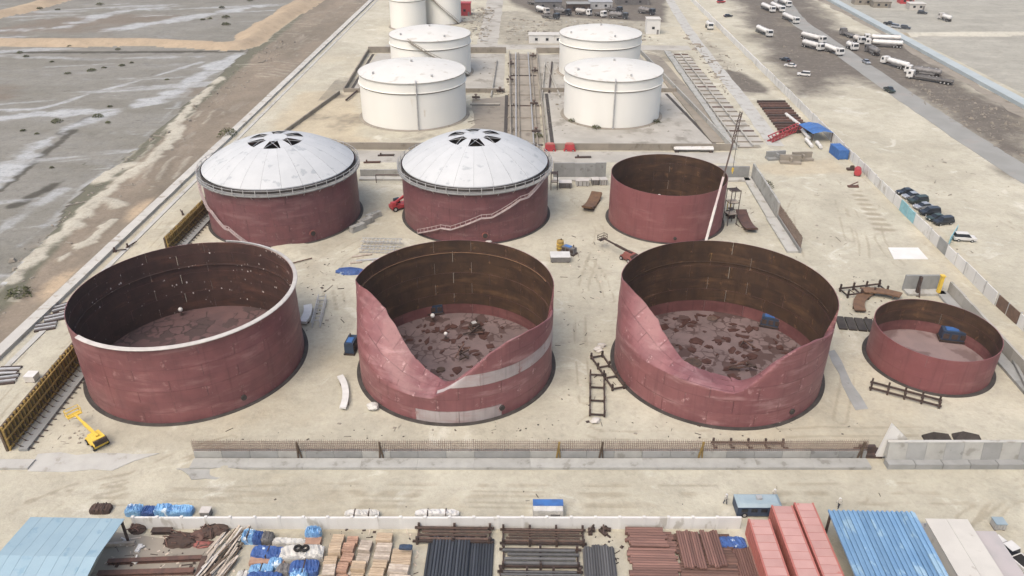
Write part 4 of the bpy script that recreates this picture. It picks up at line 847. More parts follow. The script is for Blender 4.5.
row = (('dark grey car at the far end of the parked row by the hoarding', 'car_dark', 'saloon', 905, 194), ('silver car second from the far end of the parked row', 'car_silver', 'saloon', 911, 198), ('dark green car third from the far end of the parked row', 'car_green', 'suv', 917.5, 203), ('pale silver car in the middle of the parked row', 'car_silver', 'saloon', 922.5, 208.5),
       ('black car behind the pale silver one in the parked row', 'car_dark', 'suv', 929, 214.5), ('dark car second from the near end of the parked row', 'car_green', 'saloon', 935.5, 220), ('long black car at the near end of the parked row', 'car_dark', 'suv', 942.5, 224))
for lb, m, k, u, v in row: car(lb, g(u, v), PI + R_(random.uniform(-4, 4)) + R_(12), m, k, 'cars parked along the hoarding')
car('white car standing alone beside the cyan board', g(963.5, 240.5), R_(-6), 'white_paint', 'suv')
car('dark green pickup truck standing left of the road', (*gxy(889, 92), .06), place2((880, 87), (897, 96))[1], 'car_green', 'pickup', None, 'pickup_truck', 'pickup')
car('small grey car on the road', (*gxy(866, 63.5), .07), place2((860, 60), (872, 67))[1], 'car_silver')
car('small white car alone on the sand below the lorry park', g(803.5, 76), R_(160), 'white_paint', 'suv'); car('small white car at the lower edge of the lorry park', g(790, 67), R_(150), 'white_paint'); car('dark car beside the small white car in the lorry park', g(785, 61), R_(120), 'car_dark')
car('red car at the top edge near the far wall', g(721, 3), R_(20), 'red_paint', 'suv'); car('dark car in the shade of the far wall at the top', g(728, 17), R_(20), 'car_dark')
car('dark pickup beyond the channel wall, left of three', g(889, 25), R_(-40), 'car_dark', 'pickup', None, 'pickup_truck', 'pickup'); car('silver car beyond the channel wall, middle of three', g(896, 28), R_(-40), 'car_silver', 'suv'); car('black car beyond the channel wall, right of three', g(905, 29), R_(-30), 'car_dark', 'suv')
tanker('white truck alone on the flat at the far upper right', (952, 23), (937, 18), 9, 'white_paint', 'offwhite', False, None); car('dark car on the flat at the far upper right, left of the white truck', g(922, 14), R_(-20), 'car_dark', 'suv')
car('white pickup with dark bed at the lower right corner', g(1008, 557), R_(112), 'white_paint', 'pickup', None, 'pickup_truck', 'pickup')

# ------------------------------------------------------------------ machines on the site
def lattice(b, p, q, w_, n, r=.07):
    d = [(q[i] - p[i]) for i in range(3)]; fr, fu = b.frame(p, q); pt = lambda t, a, c_: tuple(p[i] + d[i] * t + fr[i] * a * w_ / 2 + fu[i] * c_ * w_ / 2 for i in range(3))
    for a, c_ in ((-1, -1), (1, -1), (1, 1), (-1, 1)): b.beam(pt(0, a, c_), pt(1, a, c_), r)
    for k in range(n):
        for (a, c_), (e, f) in (((-1, -1), (1, -1)), ((1, -1), (1, 1)), ((1, 1), (-1, 1)), ((-1, 1), (-1, -1))): b.beam(pt(k / n, a, c_), pt((k + 1) / n, e, f), r * .7)
cr = T('mobile_crane', 'mobile crane behind the third front tank with a long raised boom', 'crane', (35.3, 142.5, 0), R_(60))
b = MB(); b.box(0, 0, .8, 10, 2.6, .7); b.box(4.2, 0, 1.5, 1.6, 2.4, 1.3, taper=.9); b.build('carrier', 'yellow_paint', cr); b = MB(); b.box(-.5, 0, 1.5, 4, 2.4, 1.0); b.build('turntable', 'offwhite', cr)
b = MB(); b.box(-2.9, 0, 1.5, 1.2, 2.5, 1.3); b.build('counterweight', 'steel_dark', cr); b = MB(); b.prism([(.4, 1.6), (2.0, 1.6), (1.8, 3.0), (.6, 3.1)], .9); o = b.build('operator_cab', 'glass', cr); o.location = (0, 1.2, 0)
for x in (-3.8, -2.4, 2.2, 3.6):
    for s in (-1, 1): wheel(cr, x, s * 1.1, .6, .4)
for s in (-1, 1):
    for x in (-4.4, 4.4): b = MB(); b.beam((x, 0, .9), (x, s * 3.2, .9), .3); b.beam((x, s * 3.2, 0), (x, s * 3.2, 1.0), .25); b.box(x, s * 3.2, 0, .8, .8, .12); b.build('outrigger', 'offwhite', cr)
def loc_in(o, p):
    c_, s_ = math.cos(o.rotation_euler.z), math.sin(o.rotation_euler.z); dx, dy = p[0] - o.location.x, p[1] - o.location.y; return (dx * c_ + dy * s_, -dx * s_ + dy * c_, p[2] - o.location.z)
p0 = np.array(loc_in(cr, (35.5, 143.4, 2.6))); p1 = np.array(loc_in(cr, (42.3, 158.0, 21.2))); seg = lambda t: tuple(p0 + (p1 - p0) * t)
b = MB(); b.beam(seg(0), seg(.42), .5); b.build('boom_section', 'offwhite', cr); b = MB(); b.beam(seg(.40), seg(.68), .42); b.build('boom_section', 'pale_steel', cr); b = MB(); b.beam(seg(.66), seg(1.0), .3, mi=0); b.build('boom_section', 'steel_dark', cr)
tp = tuple(p0 + (p1 - p0) * 1.28); b = MB(); lattice(b, seg(1.0), tp, .5, 10, .09); b.build('jib', 'steel_dark', cr)
b = MB(); b.cyl(tp, (tp[0], tp[1], 14), .05, 6); b.build('hoist_rope', 'steel_dark', cr); b = MB(); b.box(tp[0], tp[1], 13.2, .4, .4, .8); b.cyl((tp[0], tp[1], 12.7), (tp[0], tp[1], 13.2), .1, 8); b.build('hook_block', 'yellow_paint', cr)

def boom_lift(label, loc, rz, m, reach, up_, arm='offwhite'):
    t = T('boom_lift', label, 'boom lift', loc, rz); b = MB(); b.box(0, 0, .45, 2.9, 2.0, .5); b.build('chassis', m, t); b = MB(); b.box(-.4, 0, .96, 2.4, 1.9, .9, taper=.85); b.build('turret', m, t)
    b = MB(); b.box(-1.5, 0, .97, .5, 1.8, .8); b.build('counterweight', 'steel_dark', t)
    for x in (-1.0, 1.0):
        for s in (-1, 1): wheel(t, x, s * .95, .45, .35)
    b = MB(); b.beam((-.9, 0, 1.9), (reach * .55, 0, 1.9 + up_ * .55), .38, .42); b.build('boom', arm, t); b = MB(); b.beam((reach * .5, 0, 1.9 + up_ * .5), (reach, 0, 1.9 + up_), .26, .3); b.build('boom_extension', arm, t)
    b = MB(); x, z = reach + .5, 1.5 + up_; b.box(x, 0, z, 1.0, 2.0, .1)
    for zz in (.55, 1.1): [b.beam((x - .5, s, z + zz), (x + .5, s, z + zz), .07) for s in (-1, 1)]; [b.beam((x + e, -1, z + zz), (x + e, 1, z + zz), .07) for e in (-.5, .5)]
    for e in (-.5, .5): [b.beam((x + e, s, z), (x + e, s, z + 1.1), .07) for s in (-1, 1)]
    b.build('work_basket', arm, t); return t
l1 = g(98, 444); e1 = g(70, 418); boom_lift('yellow boom lift with its arm stretched low beside the front-left tank', l1, math.atan2(e1[1] - l1[1], e1[0] - l1[0]), 'yellow_paint', 6.2, .3, 'yellow_paint')
l2 = g(628, 260); e2 = g(598, 246); boom_lift('red-brown boom lift with its arm to the left, behind the third front tank', l2, math.atan2(e2[1] - l2[1], e2[0] - l2[0]), 'lift_red', 7.0, .5, 'steel_dark')
t = T('telehandler', 'red telehandler with raised arm left of the diagonal stair tank', 'telehandler', g(399, 209), R_(35)); b = MB(); b.box(0, 0, .6, 4.2, 2.2, .8); b.build('chassis', 'red_paint', t); b = MB(); b.box(-.2, .6, 1.41, 1.6, .9, 1.2, taper=.85); b.build('operator_cab', 'glass', t)
b = MB(); b.beam((-1.8, -.5, 1.8), (3.6, -.5, 4.2), .45, .5); b.build('boom', 'red_paint', t)
b = MB(); b.box(-1.6, -.5, 1.41, 1.0, 1.0, .9); b.build('engine_cover', 'red_paint', t)
for x in (-1.4, 1.4):
    for s in (-1, 1): wheel(t, x, s * 1.0, .6, .4)
t = T('forklift', 'small forklift with yellow mast beside the smooth red tank', 'forklift', g(730, 217), R_(100)); b = MB(); b.box(0, 0, .35, 2.4, 1.4, .9); b.build('body', 'steel_dark', t); b = MB()
for s in (-1, 1): b.beam((1.3, s * .4, .1), (1.3, s * .4, 3.6), .14)
b.beam((1.3, -.4, 3.5), (1.3, .4, 3.5), .14); b.build('mast', 'yellow_paint', t); b = MB(); b.box(-.1, 0, 2.1, 1.4, 1.2, .08); [b.beam((x, s * .55, 1.2), (x, s * .55, 2.1), .08) for x in (-.7, .5) for s in (-1, 1)]; b.build('overhead_guard', 'steel_dark', t)
b = MB(); [b.box(2.0, s * .35, .12, 1.3, .16, .08) for s in (-1, 1)]; b.build('fork', 'steel_dark', t); [wheel(t, x, s * .6, .35, .25) for x in (-.8, .8) for s in (-1, 1)]
def scaffold(label, loc, rz, sx, sy, h, m='steel_dark', lifts=3):
    t = T('scaffold_tower', label, 'scaffold', loc, rz)
    for x in (-sx / 2, sx / 2):
        for y in (-sy / 2, sy / 2): b = MB(); b.cyl((x, y, 0), (x, y, h), .09, 8); b.build('standard', m, t)
    for k in range(1, lifts + 1):
        z = h * k / lifts - .2; b = MB(); [b.beam((-sx / 2, s * sy / 2, z), (sx / 2, s * sy / 2, z), .1) for s in (-1, 1)]; [b.beam((s * sx / 2, -sy / 2, z), (s * sx / 2, sy / 2, z), .1) for s in (-1, 1)]; b.build('ledger', m, t)
        b = MB(); b.box(0, 0, z + .06, sx * .9, sy * .9, .06); b.build('deck', 'plank_grey' if k < lifts else m, t)
    return t
scaffold('dark scaffold tower against the right side of the smooth red tank', (45.6, 163.5, 0), R_(15), 2.2, 2.2, 8.5)
scaffold('dark steel access tower right of the right roofed tank', g(554, 189), 0, 1.6, 1.6, 4.5, 'steel_dark', 2)

# machines inside the tanks
def genset(label, loc, rz, m, L=3.6, wd=1.7, h=1.6, name='generator', sc2=None):
    t = T(name, label, 'generator', loc, rz); b = MB(); b.box(0, 0, .3, L, wd, h, taper=.96); b.build('housing', m, t); b = MB(); b.box(0, 0, 0, L + .4, wd + .3, .29); b.build('skid', 'steel_dark', t)
    for k in range(3): b = MB(); b.box(-L / 2 + (k + .5) * L / 3, -wd / 2 - .02, .6, L / 3 * .7, .08, h * .55); b.build('vent_panel', 'steel_dark', t)
    b = MB(); b.cyl((L * .3, wd * .2, h + .3), (L * .3, wd * .2, h + .9), .12, 8); b.build('exhaust', 'steel_dark', t); b = MB(); b.box(-L * .1, 0, h + .303, L * .5, wd * .6, .12); b.build('top_panel', 'blue_paint' if m != 'steel_dark' else 'galv', t); return t
genset('dark blue welding machine inside the banded buckled tank, left one', (*gxy(433, 314), .36), R_(12), 'navy_paint'); genset('dark blue welding machine inside the banded buckled tank, right one', (*gxy(447, 311), .36), R_(8), 'navy_paint')
genset('dark blue machine inside the third front tank', (*gxy(770, 327), .36), R_(-20), 'navy_paint', 3.4); genset('blue machine inside the small right tank', (*gxy(951, 341), .36), R_(-12), 'navy_paint', 4.0, 2.0, 1.7)
genset('small dark machine inside the banded buckled tank below the welding pair', (*gxy(475, 330), .36), R_(30), 'steel_dark', 1.6, 1.2, .9); genset('dark generator right of the white box near the boom lift', g(569, 253), R_(-35), 'truck_grey', 3.0, 1.4, 1.2)
genset('small dark blue machine standing left of the banded buckled tank', g(352, 350), R_(85), 'navy_paint', 3.0, 1.6, 1.9)
def flood(label, loc, r=.42, pole=0.6):
    t = T('lamp_globe', label, 'lamp', loc); b = MB(); b.blob(0, 0, pole + r, r, r, r, 14, 10, 1, .0); o = b.build('globe', 'white_paint', t, smooth=True); b = MB(); b.cyl((0, 0, 0), (0, 0, pole + .1), .08, 8); b.cyl((0, 0, 0), (0, 0, .06), .35, 10); b.build('stand', 'steel_dark', t)
flood('small white globe inside the front-left tank', (*gxy(182, 316), .36)); flood('small white globe inside the small right tank', (*gxy(977, 350), .36)); flood('small white globe left of the blue machines in the banded tank', (*gxy(421, 314), .36), .45); flood('small white globe below the blue machines in the banded tank', (*gxy(433, 322), .36), .4)
flood('small white globe on the far floor of the smooth red tank', (GX - 1, GY + 4, .36), .5, 3)
flood('small white globe on the floor in the middle of the banded tank', (*gxy(446, 340), .36), .35)
# scrap steel standing on the tank floors
for k, (u, v, n, lb) in enumerate(((462, 362, 7, 'dark pile of steel frames inside the banded buckled tank'), (473, 336, 5, 'small steel pile right of the centre of the banded tank'), (742, 372, 6, 'dark steel pile inside the third front tank'), (748, 350, 5, 'thin steel frames standing in the third front tank'))):
    t = T('steel_pile', lb, 'steel frames', (*gxy(u, v), .36), R_(60 * k)); rr = random.Random(k)
    for i in range(n): b = MB(); b.beam((rr.uniform(-1.4, 1.4), rr.uniform(-2, 2), .15 + .1 * i), (rr.uniform(-1.4, 1.4), rr.uniform(-2, 2), .3 + .2 * i + rr.random()), .2); b.build('frame_bar', 'steel_rust' if i % 2 else 'steel_dark', t)
# torn plate scraps lying over the floors of the two dented tanks
for rt_, R0, n_, sd_ in ((tB, BR, 120, 3), (tC, CR, 150, 8)):
    rr = random.Random(sd_); b = MB()
    for k in range(n_):
        a = rr.uniform(0, 2 * PI); d = (R0 - 1.6) * math.sqrt(rr.random()); cx_, cy_ = d * math.cos(a), d * math.sin(a); m_ = rr.randint(4, 7); sz = rr.uniform(.3, 1.1) * (1.5 if rr.random() < .2 else 1); st = rr.uniform(.4, 1); rot = rr.choice([0, PI / 2, .3, 1.2]) + rr.uniform(-.15, .15); z_ = .19 + .0006 * k
        ring = []
        for i_ in range(m_): t_ = 2 * PI * i_ / m_ + rr.uniform(-.3, .3); q_ = sz * rr.uniform(.55, 1.15); lx, ly = q_ * math.cos(t_), q_ * st * math.sin(t_); ring.append((cx_ + lx * math.cos(rot) - ly * math.sin(rot), cy_ + lx * math.sin(rot) + ly * math.cos(rot)))
        b.add([(x, y, z_ + rr.uniform(0, .10)) for x, y in ring] + [(x, y, .165) for x, y in ring], [tuple(range(m_))] + [(i_, m_ + i_, m_ + (i_ + 1) % m_, (i_ + 1) % m_) for i_ in range(m_)])
    stuff(b.build('plate_scraps', 'floor_scrap', rt_))
# round hatches / openings on the coated floors
for k, (u, v, r) in enumerate(((693, 364, 1.3), (712, 320, .8), (441, 371, .6))):
    b = MB(); b.lathe([(.01, .06), (r, .06), (r + .12, .0)], 24); o = b.build('floor_hatch', 'scrap_brown', loc=(*gxy(u, v), .365)); tag(o, ['large round dark hatch plate on the floor of the third front tank', 'small round dark plate on the far floor of the third front tank', 'small round dark plate on the floor of the banded tank'][k], 'hatch')

# ------------------------------------------------------------------ steelwork, plates and stores lying about the site
def curved_plate(label, loc, rz, L, wd, m, R=12.0, thick=.25, n=10, legs=True, name='curved_plate'):
    t = T(name, label, 'steel plate', loc, rz); A = L / R; b = MB(); vs = []
    for k in range(n + 1):
        a = -A / 2 + A * k / n
        for r, z in ((R - wd / 2, .45), (R + wd / 2, .45), (R + wd / 2, .45 + thick), (R - wd / 2, .45 + thick)): vs.append((r * math.cos(a) - R, r * math.sin(a), z))
    fs = [(0, 1, 2, 3), (4 * n + 3, 4 * n + 2, 4 * n + 1, 4 * n)] + [(4 * k + i, 4 * k + (i + 1) % 4, 4 * k + 4 + (i + 1) % 4, 4 * k + 4 + i) for k in range(n) for i in range(4)]
    b.add(vs, [f[::-1] for f in fs]); b.build('plate', m, t)
    for f in (-.32, .32): b = MB(); a = A * f; b.box(R * math.cos(a) - R, R * math.sin(a), 0, wd * 1.05, .3, .449, rz=a); b.build('bearer', 'form_board', t)
    return t
def rolled_plate(label, loc, rz, L, wd, m, sag, layers=3):
    t = T('rolled_plate', label, 'steel plate', loc, rz); n = 8
    for l_ in range(layers):
        b = MB(); vs = []
        for k in range(n + 1):
            x = -L / 2 + L * k / n; z = .15 + l_ * .16 + sag * (2 * x / L) ** 2
            for y in (-wd / 2, wd / 2): vs.append((x, y + .06 * l_, z))
            for y in (wd / 2, -wd / 2): vs.append((x, y + .06 * l_, z + .12))
        fs = [(0, 1, 2, 3), (4 * n + 3, 4 * n + 2, 4 * n + 1, 4 * n)] + [(4 * k + i, 4 * k + 4 + i, 4 * k + 4 + (i + 1) % 4, 4 * k + (i + 1) % 4) for k in range(n) for i in range(4)]
        b.add(vs, fs); b.build('plate', m, t)
    for f in (-.3, .3): b = MB(); b.box(f * L, 0, 0, .3, wd, .15 + sag * (2 * f) ** 2); b.build('bearer', 'form_board', t)
    return t
def dirp(u0, v0, u1, v1): a, b_ = gxy(u0, v0), gxy(u1, v1); return math.atan2(b_[1] - a[1], b_[0] - a[0]), math.dist(a, b_)
a, L = dirp(587, 212, 597, 197); rolled_plate('stack of rusty rolled plates left of the smooth red tank', g(592, 205), a, L, 2.6, 'plate_rust', 1.0)
a, L = dirp(751, 233, 740, 214); rolled_plate('stack of rusty rolled plates right of the smooth red tank', g(746, 224), a, L, 2.6, 'steel_rust', .8)
curved_plate('brown curved plate lying behind the small right tank, left one', g(859, 303), R_(150), 8, 2.0, 'plate_rust', 9); curved_plate('brown curved plate lying behind the small right tank, right one', (*gxy(880, 296), .5), R_(75), 7, 2.0, 'plate_rust', 9)
a, L = dirp(340, 378, 352, 409); curved_plate('narrow white curved strip lying left of the banded buckled tank', g(346, 394), R_(15), 8.6, 1.0, 'white_paint', 14, .3)
curved_plate('white curved plate standing right of the front-left tank, left one', g(308, 317), R_(5), 6, 1.5, 'white_paint', 10, .5)
def frame_rack(label, p, q, wd, m='steel_dark', n=4, h=.9, bars=0, bm_='steel_rust'):
    a, b_ = gxy(*p), gxy(*q); L = math.dist(a, b_); t = T('steel_rack', label, 'steel frame', ((a[0] + b_[0]) / 2, (a[1] + b_[1]) / 2, 0), math.atan2(b_[1] - a[1], b_[0] - a[0]))
    for s in (-1, 1): b = MB(); b.beam((-L / 2, s * wd / 2, h * .55), (L / 2, s * wd / 2, h * .55), .22, .28); b.build('rail', m, t)
    for k in range(n):
        x = -L / 2 + L * (k + .12) / (n - .76); x = min(L / 2, x); b = MB(); b.beam((x, -wd / 2, h * .38), (x, wd / 2, h * .38), .2, .24); b.build('cross_beam', m, t)
        for s in (-1, 1): b = MB(); b.box(x, s * wd / 2, 0, .28, .28, h + .35); b.build('post', m, t)
    for k in range(bars): b = MB(); y = -wd / 2 + wd * (k + .5) / bars; b.cyl((-L * .46 + (k % 3) * .3, y, h * .8), (L * .47 - (k % 2) * .5, y, h * .8), wd / bars * .30, 8); b.build('bar', bm_, t)
    return t
frame_rack('black ladder frame between the dented tanks, the nearer straight one', (597, 375), (597, 418), 2.2); frame_rack('black steel ladder frame lying aslant between the buckled tanks, farther one', (596, 357), (619, 391), 2.0)
frame_rack('long dark steel frame in front of the small right tank', (869, 387), (941, 406), 1.7, 'steel_dark', 5); frame_rack('long dark steel frame beside the front rebar wall', (712, 449), (786, 450), 1.8, 'steel_dark', 5)
frame_rack('thin steel frame on the sand behind the small right tank', (842, 295), (884, 290), 2.5, 'steel_dark', 4, 1.3)
for k, (u, v, lb) in enumerate(((937, 440, 'black steel box form leaning behind the grey retaining wall, left one'), (967, 440, 'black steel box form leaning behind the grey retaining wall, right one'))):
    t = T('steel_form', lb, 'form', g(u, v), R_(-10 * k)); b = MB(); b.box(0, 0, 0, 3.8, 1.6, .25); b.build('base', 'bitumen', t); b = MB(); b.add([(-1.9, -.8, .25), (1.9, -.8, .25), (1.9, .8, .25), (-1.9, .8, .25), (-.9, 0, 1.5), (1.3, 0, 1.2)], [(0, 1, 5, 4), (2, 3, 4, 5), (1, 2, 5), (3, 0, 4)]); b.build('top_form', 'bitumen', t)
# dark panel stack by the small right tank
t = T('panel_stack', 'dark flat panels laid side by side left of the small right tank', 'panels', g(855, 325), R_(-8))
for k in range(4): b = MB(); b.box(-2.4 + k * 1.65, 0, .05, 1.45, 4.2, .3, rz=.0); b.build('panel', 'bitumen', t)
# scaffold bundles between the front tanks
def lattice_thing(label, p, q, wd, z, m, n=10):
    a, b_ = g(*p), g(*q); L = math.dist(a, b_); t = T('lattice_girder', label, 'girder', ((a[0] + b_[0]) / 2, (a[1] + b_[1]) / 2, 0), math.atan2(b_[1] - a[1], b_[0] - a[0]))
    for s in (-1, 1):
        for zz in (.15, z): b = MB(); b.beam((-L / 2, s * wd / 2, zz), (L / 2, s * wd / 2, zz), .14); b.build('chord', m, t)
    for k in range(n):
        x = -L / 2 + L * (k + .5) / n; b = MB(); b.beam((x, -wd / 2, z), (x, wd / 2, z), .1); [b.beam((x - L / n / 2, s * wd / 2, .15), (x + L / n / 2, s * wd / 2, z), .1) for s in (-1, 1)]; b.build('lacing', m, t)
    return t
lattice_thing('grey lattice girder bundle behind the banded buckled tank, far one', (362, 245), (402, 246), 1.6, 1.3, 'galv', 10); lattice_thing('grey lattice girder bundle behind the banded buckled tank, near one', (360, 251), (396, 252), 1.6, .9, 'galv', 9)
lattice_thing('pale lattice girder lying beside the white curved plate', (316, 328), (323, 300), 1.4, 1.2, 'galv', 7)
for k, (u0, v0, u1, v1) in enumerate(((352, 257, 372, 254), (356, 261, 388, 258), (350, 263, 362, 262), (372, 262, 386, 262), (368, 265, 380, 266))):
    p, q_ = g(u0, v0, .15), g(u1, v1, .15); b = MB(); b.beam((0, 0, 0), [q_[i] - p[i] for i in range(3)], .5, .25); o = b.build('loose_beam', 'galv' if k % 2 else 'plank_grey', loc=p); tag(o, 'grey loose beam on the sand behind the banded buckled tank', 'beam', 'loose beams behind the banded tank')
b = MB(); b.blob(0, 0, .0, 3.2, 1.3, .9, 16, 8, 4, .12, flat=True); o = b.build('tarp_bundle', 'tarp_blue', loc=g(350, 272)); tag(o, 'dark blue tarpaulin bundle at the left shoulder of the banded tank', 'tarp')
p, q_ = g(289, 264, .3), g(312, 258, .3); b = MB(); b.cyl((0, 0, 0), [q_[i] - p[i] for i in range(3)], .12, 8); o = b.build('loose_pole', 'steel_rust', loc=p); tag(o, 'thin pole on the sand behind the front-left tank rim', 'pole')
for k, (u, v) in enumerate(((358, 230), (366, 224), (374, 218))):
    b = MB(); b.box(0, 0, 0, 4.0, 1.3, 1.3, taper=.92); b.box(0, 0, 1.3, 1.0, .4, .15); o = b.build('concrete_block', 'concrete', loc=g(u, v), rz=R_(50)); tag(o, 'grey concrete block against the left roofed tank, %s' % ['nearest of three', 'middle of three', 'farthest of three'][k], 'block', 'blocks by the left roofed tank')
def box_thing(name, label, cat, loc, rz, sx, sy, h, m, tm=None, ribs=0, rm=None):
    t = T(name, label, cat, loc, rz); b = MB(); b.box(0, 0, .12, sx, sy, h); b.build('body', m, t); b = MB(); b.box(0, 0, h + .123, sx + .12, sy + .12, .1); b.build('lid', tm or m, t); b = MB(); [b.box(s * sx * .4, 0, 0, .25, sy, .12) for s in (-1, 1)]; b.build('skid', 'steel_dark', t)
    for k in range(ribs): b = MB(); b.box(-sx / 2 + (k + .5) * sx / ribs, -sy / 2 - .03, .2, .12, .06, h - .15); b.build('rib', rm or m, t)
    return t
box_thing('store_box', 'low white box on the sand between the right roofed tank and the boom lift', 'box', g(560, 260), R_(2), 4.0, 2.6, 1.1, 'truck_grey', 'white_paint')
t = T('drum_tank', 'pale yellow upright drum behind the low white box', 'drum', g(560, 250)); b = MB(); b.lathe([(.01, 2.3), (.7, 2.3), (.75, 2.2), (.75, .1), (.7, 0)], 16); b.build('shell', 'yellow_form', t, smooth=True); b = MB(); b.lathe([(.76, 1.5), (.8, 1.5), (.8, 1.6), (.76, 1.6)], 16); b.lathe([(.76, .7), (.8, .7), (.8, .8), (.76, .8)], 16); b.build('hoop', 'yellow_paint', t); b = MB(); b.cyl((.2, .2, 2.3), (.2, .2, 2.6), .12, 8); b.build('cap', 'steel_dark', t)
box_thing('store_box', 'small pale box left of the formwork wall', 'box', g(33, 380), 0, 1.6, 1.6, 1.0, 'offwhite', 'white_paint')
for k, (u, v) in enumerate(((565, 187), (582, 185), (595, 184), (603, 184))): box_thing('store_box', 'grey skid box in front of the rear bund wall, %s' % ['first from the left', 'second from the left', 'third from the left', 'last on the right'][k], 'box', g(u, v), R_(3 * k), 3.2 if k < 2 else 1.8, 2.0, 1.3, 'galv' if k % 2 else 'truck_grey', 'offwhite', 3, 'steel_dark')
t = T('goalpost', 'thin dark goalpost frame between the two roofed tanks', 'frame', g(392, 183)); [MB().box(x, 0, 0, .18, .18, 2.2).build('post', 'steel_dark', t) for x in (-4, 4)]; b = MB(); b.beam((-4, 0, 2.2), (4, 0, 2.2), .18); b.build('rail', 'steel_rust', t)
b = MB(); b.blob(0, 0, .5, .9, .8, .6, 9, 6, 3, .25, flat=True); o = b.build('white_sack', 'tarp_white', loc=g(373, 409)); tag(o, 'white sack at the foot of the banded tank', 'sack')
for k, (u, v) in enumerate(((598, 351), (601, 347), (596, 422), (470, 243 + 3), (480, 246), (488, 243))):
    b = MB(); b.blob(0, 0, .3, .8, .6, .45, 8, 5, 10 + k, .3, flat=True); o = b.build('rubble_heap', 'offwhite', loc=g(u, v)); tag(o, ['white rubble lump above the aslant ladder frame, left', 'white rubble lump above the aslant ladder frame, right', 'white rubble lump below the upright ladder frame', 'pale rubble at the foot of the diagonal stair tank, left', 'pale rubble at the foot of the diagonal stair tank, middle', 'pale rubble at the foot of the diagonal stair tank, right'][k], 'rubble')
box_thing('hung_box', 'small blue-grey box hooked on the rear rim of the third front tank', 'box', (*(CX + CR * math.cos(cc_ + R_(160)), CY + CR * math.sin(cc_ + R_(160))), CH + .3), .3, 1.3, 1.0, 1.4, 'truck_grey', 'pale_blue') if False else None
# little dark piles and boards on the sand road at the left
for k, (u, v) in enumerate(((8, 372), (6, 380), (46, 327), (55, 318), (62, 308))):
    t = T('board_stack', 'small stack of grey boards beside the left wall, %s' % ['second from the near end', 'nearest one', 'third from the near end', 'fourth from the near end', 'farthest one'][k], 'boards', g(u, v), R_(5 + 8 * k), 'board stacks along the left wall')
    for i in range(5): b = MB(); b.box(0, -1.2 + i * .6, 0, 3.4, .42, .25 + .12 * (i % 2)); b.build('board', 'galv' if i % 2 else 'steel_dark', t)
for k, (u, v) in enumerate(((115, 252), (128, 248), (183, 215))): b = MB(); b.box(0, 0, 0, .7, .5, .3); b.beam((-.3, 0, .3), (2.4, .4, .5), .2); b.box(0, 0, .3, .3, .3, .8); o = b.build('scrap_stand', 'steel_dark', loc=g(u, v), rz=k); tag(o, ['dark scrap stand on the sand road, nearest the left tank', 'dark scrap stand on the sand road, next to the nearest', 'dark scrap stand by the left roofed tank'][k], 'scrap')
# right-hand stores beside the hoarding
tt = T('beam_rack', 'rack of rusty beams behind the red crane section, upper right', 'rack', (0, 0, 0)); P0, P1 = np.array(gxy(757, 103)), np.array(gxy(785, 103)); Q0, Q1 = np.array(gxy(779, 133)), np.array(gxy(812, 133))
for k in range(13): f = k / 12; p = P0 + (Q0 - P0) * f; q_ = P1 + (Q1 - P1) * f; b = MB(); b.beam((*p, .5), (*q_, .5), .9, .7); b.build('beam', 'steel_rust' if k % 3 else 'steel_dark', tt)
for f in (.1, .9): p = P0 + (P1 - P0) * f; q_ = Q0 + (Q1 - Q0) * f; b = MB(); b.beam((*p, .08), (*q_, .08), .4, .16); b.build('bearer', 'steel_dark', tt)
a0 = g(770, 139, 1.0); a1 = g(800, 126, 1.4); b = MB(); lattice(b, (0, 0, 0), tuple(a1[i] - a0[i] for i in range(3)), 1.5, 9, .24); o = b.build('crane_section', 'red_paint', loc=a0); tag(o, 'red lattice crane section lying beside the beam rack', 'crane section')
for k, (u0, v0, u1, v1) in enumerate(((786, 114, 800, 125), (802, 130, 809, 138), (806, 139, 812, 146), (817, 142, 821, 147))):
    p, q_ = g(u0, v0, .8), g(u1, v1, .8); pipe('white_pipe', ['long white pipe on the beam rack', 'short white pipe left of the blue canopy', 'white pipe below the blue canopy, left', 'white pipe below the blue canopy, right'][k], p, q_, .5, 'white_paint')
t = T('canopy', 'bright blue sheet canopy beside the hoarding', 'canopy', (*gxy(814, 138), 0), R_(100)); b = MB()
for k in range(6): b = MB(); b.add([(-4.5 + k * 1.5, -3.2, 2.9), (-3.03 + k * 1.5, -3.2, 2.9), (-3.03 + k * 1.5, 0, 3.5), (-4.5 + k * 1.5, 0, 3.5), (-3.03 + k * 1.5, 3.2, 2.9), (-4.5 + k * 1.5, 3.2, 2.9)], [(0, 1, 2, 3), (3, 2, 4, 5)]); b.build('roof_panel', 'blue_paint', t)
for x in (-4.3, 4.3): [MB().box(x, s * 3.0, 0, .16, .16, 2.9).build('post', 'steel_dark', t) for s in (-1, 1)]
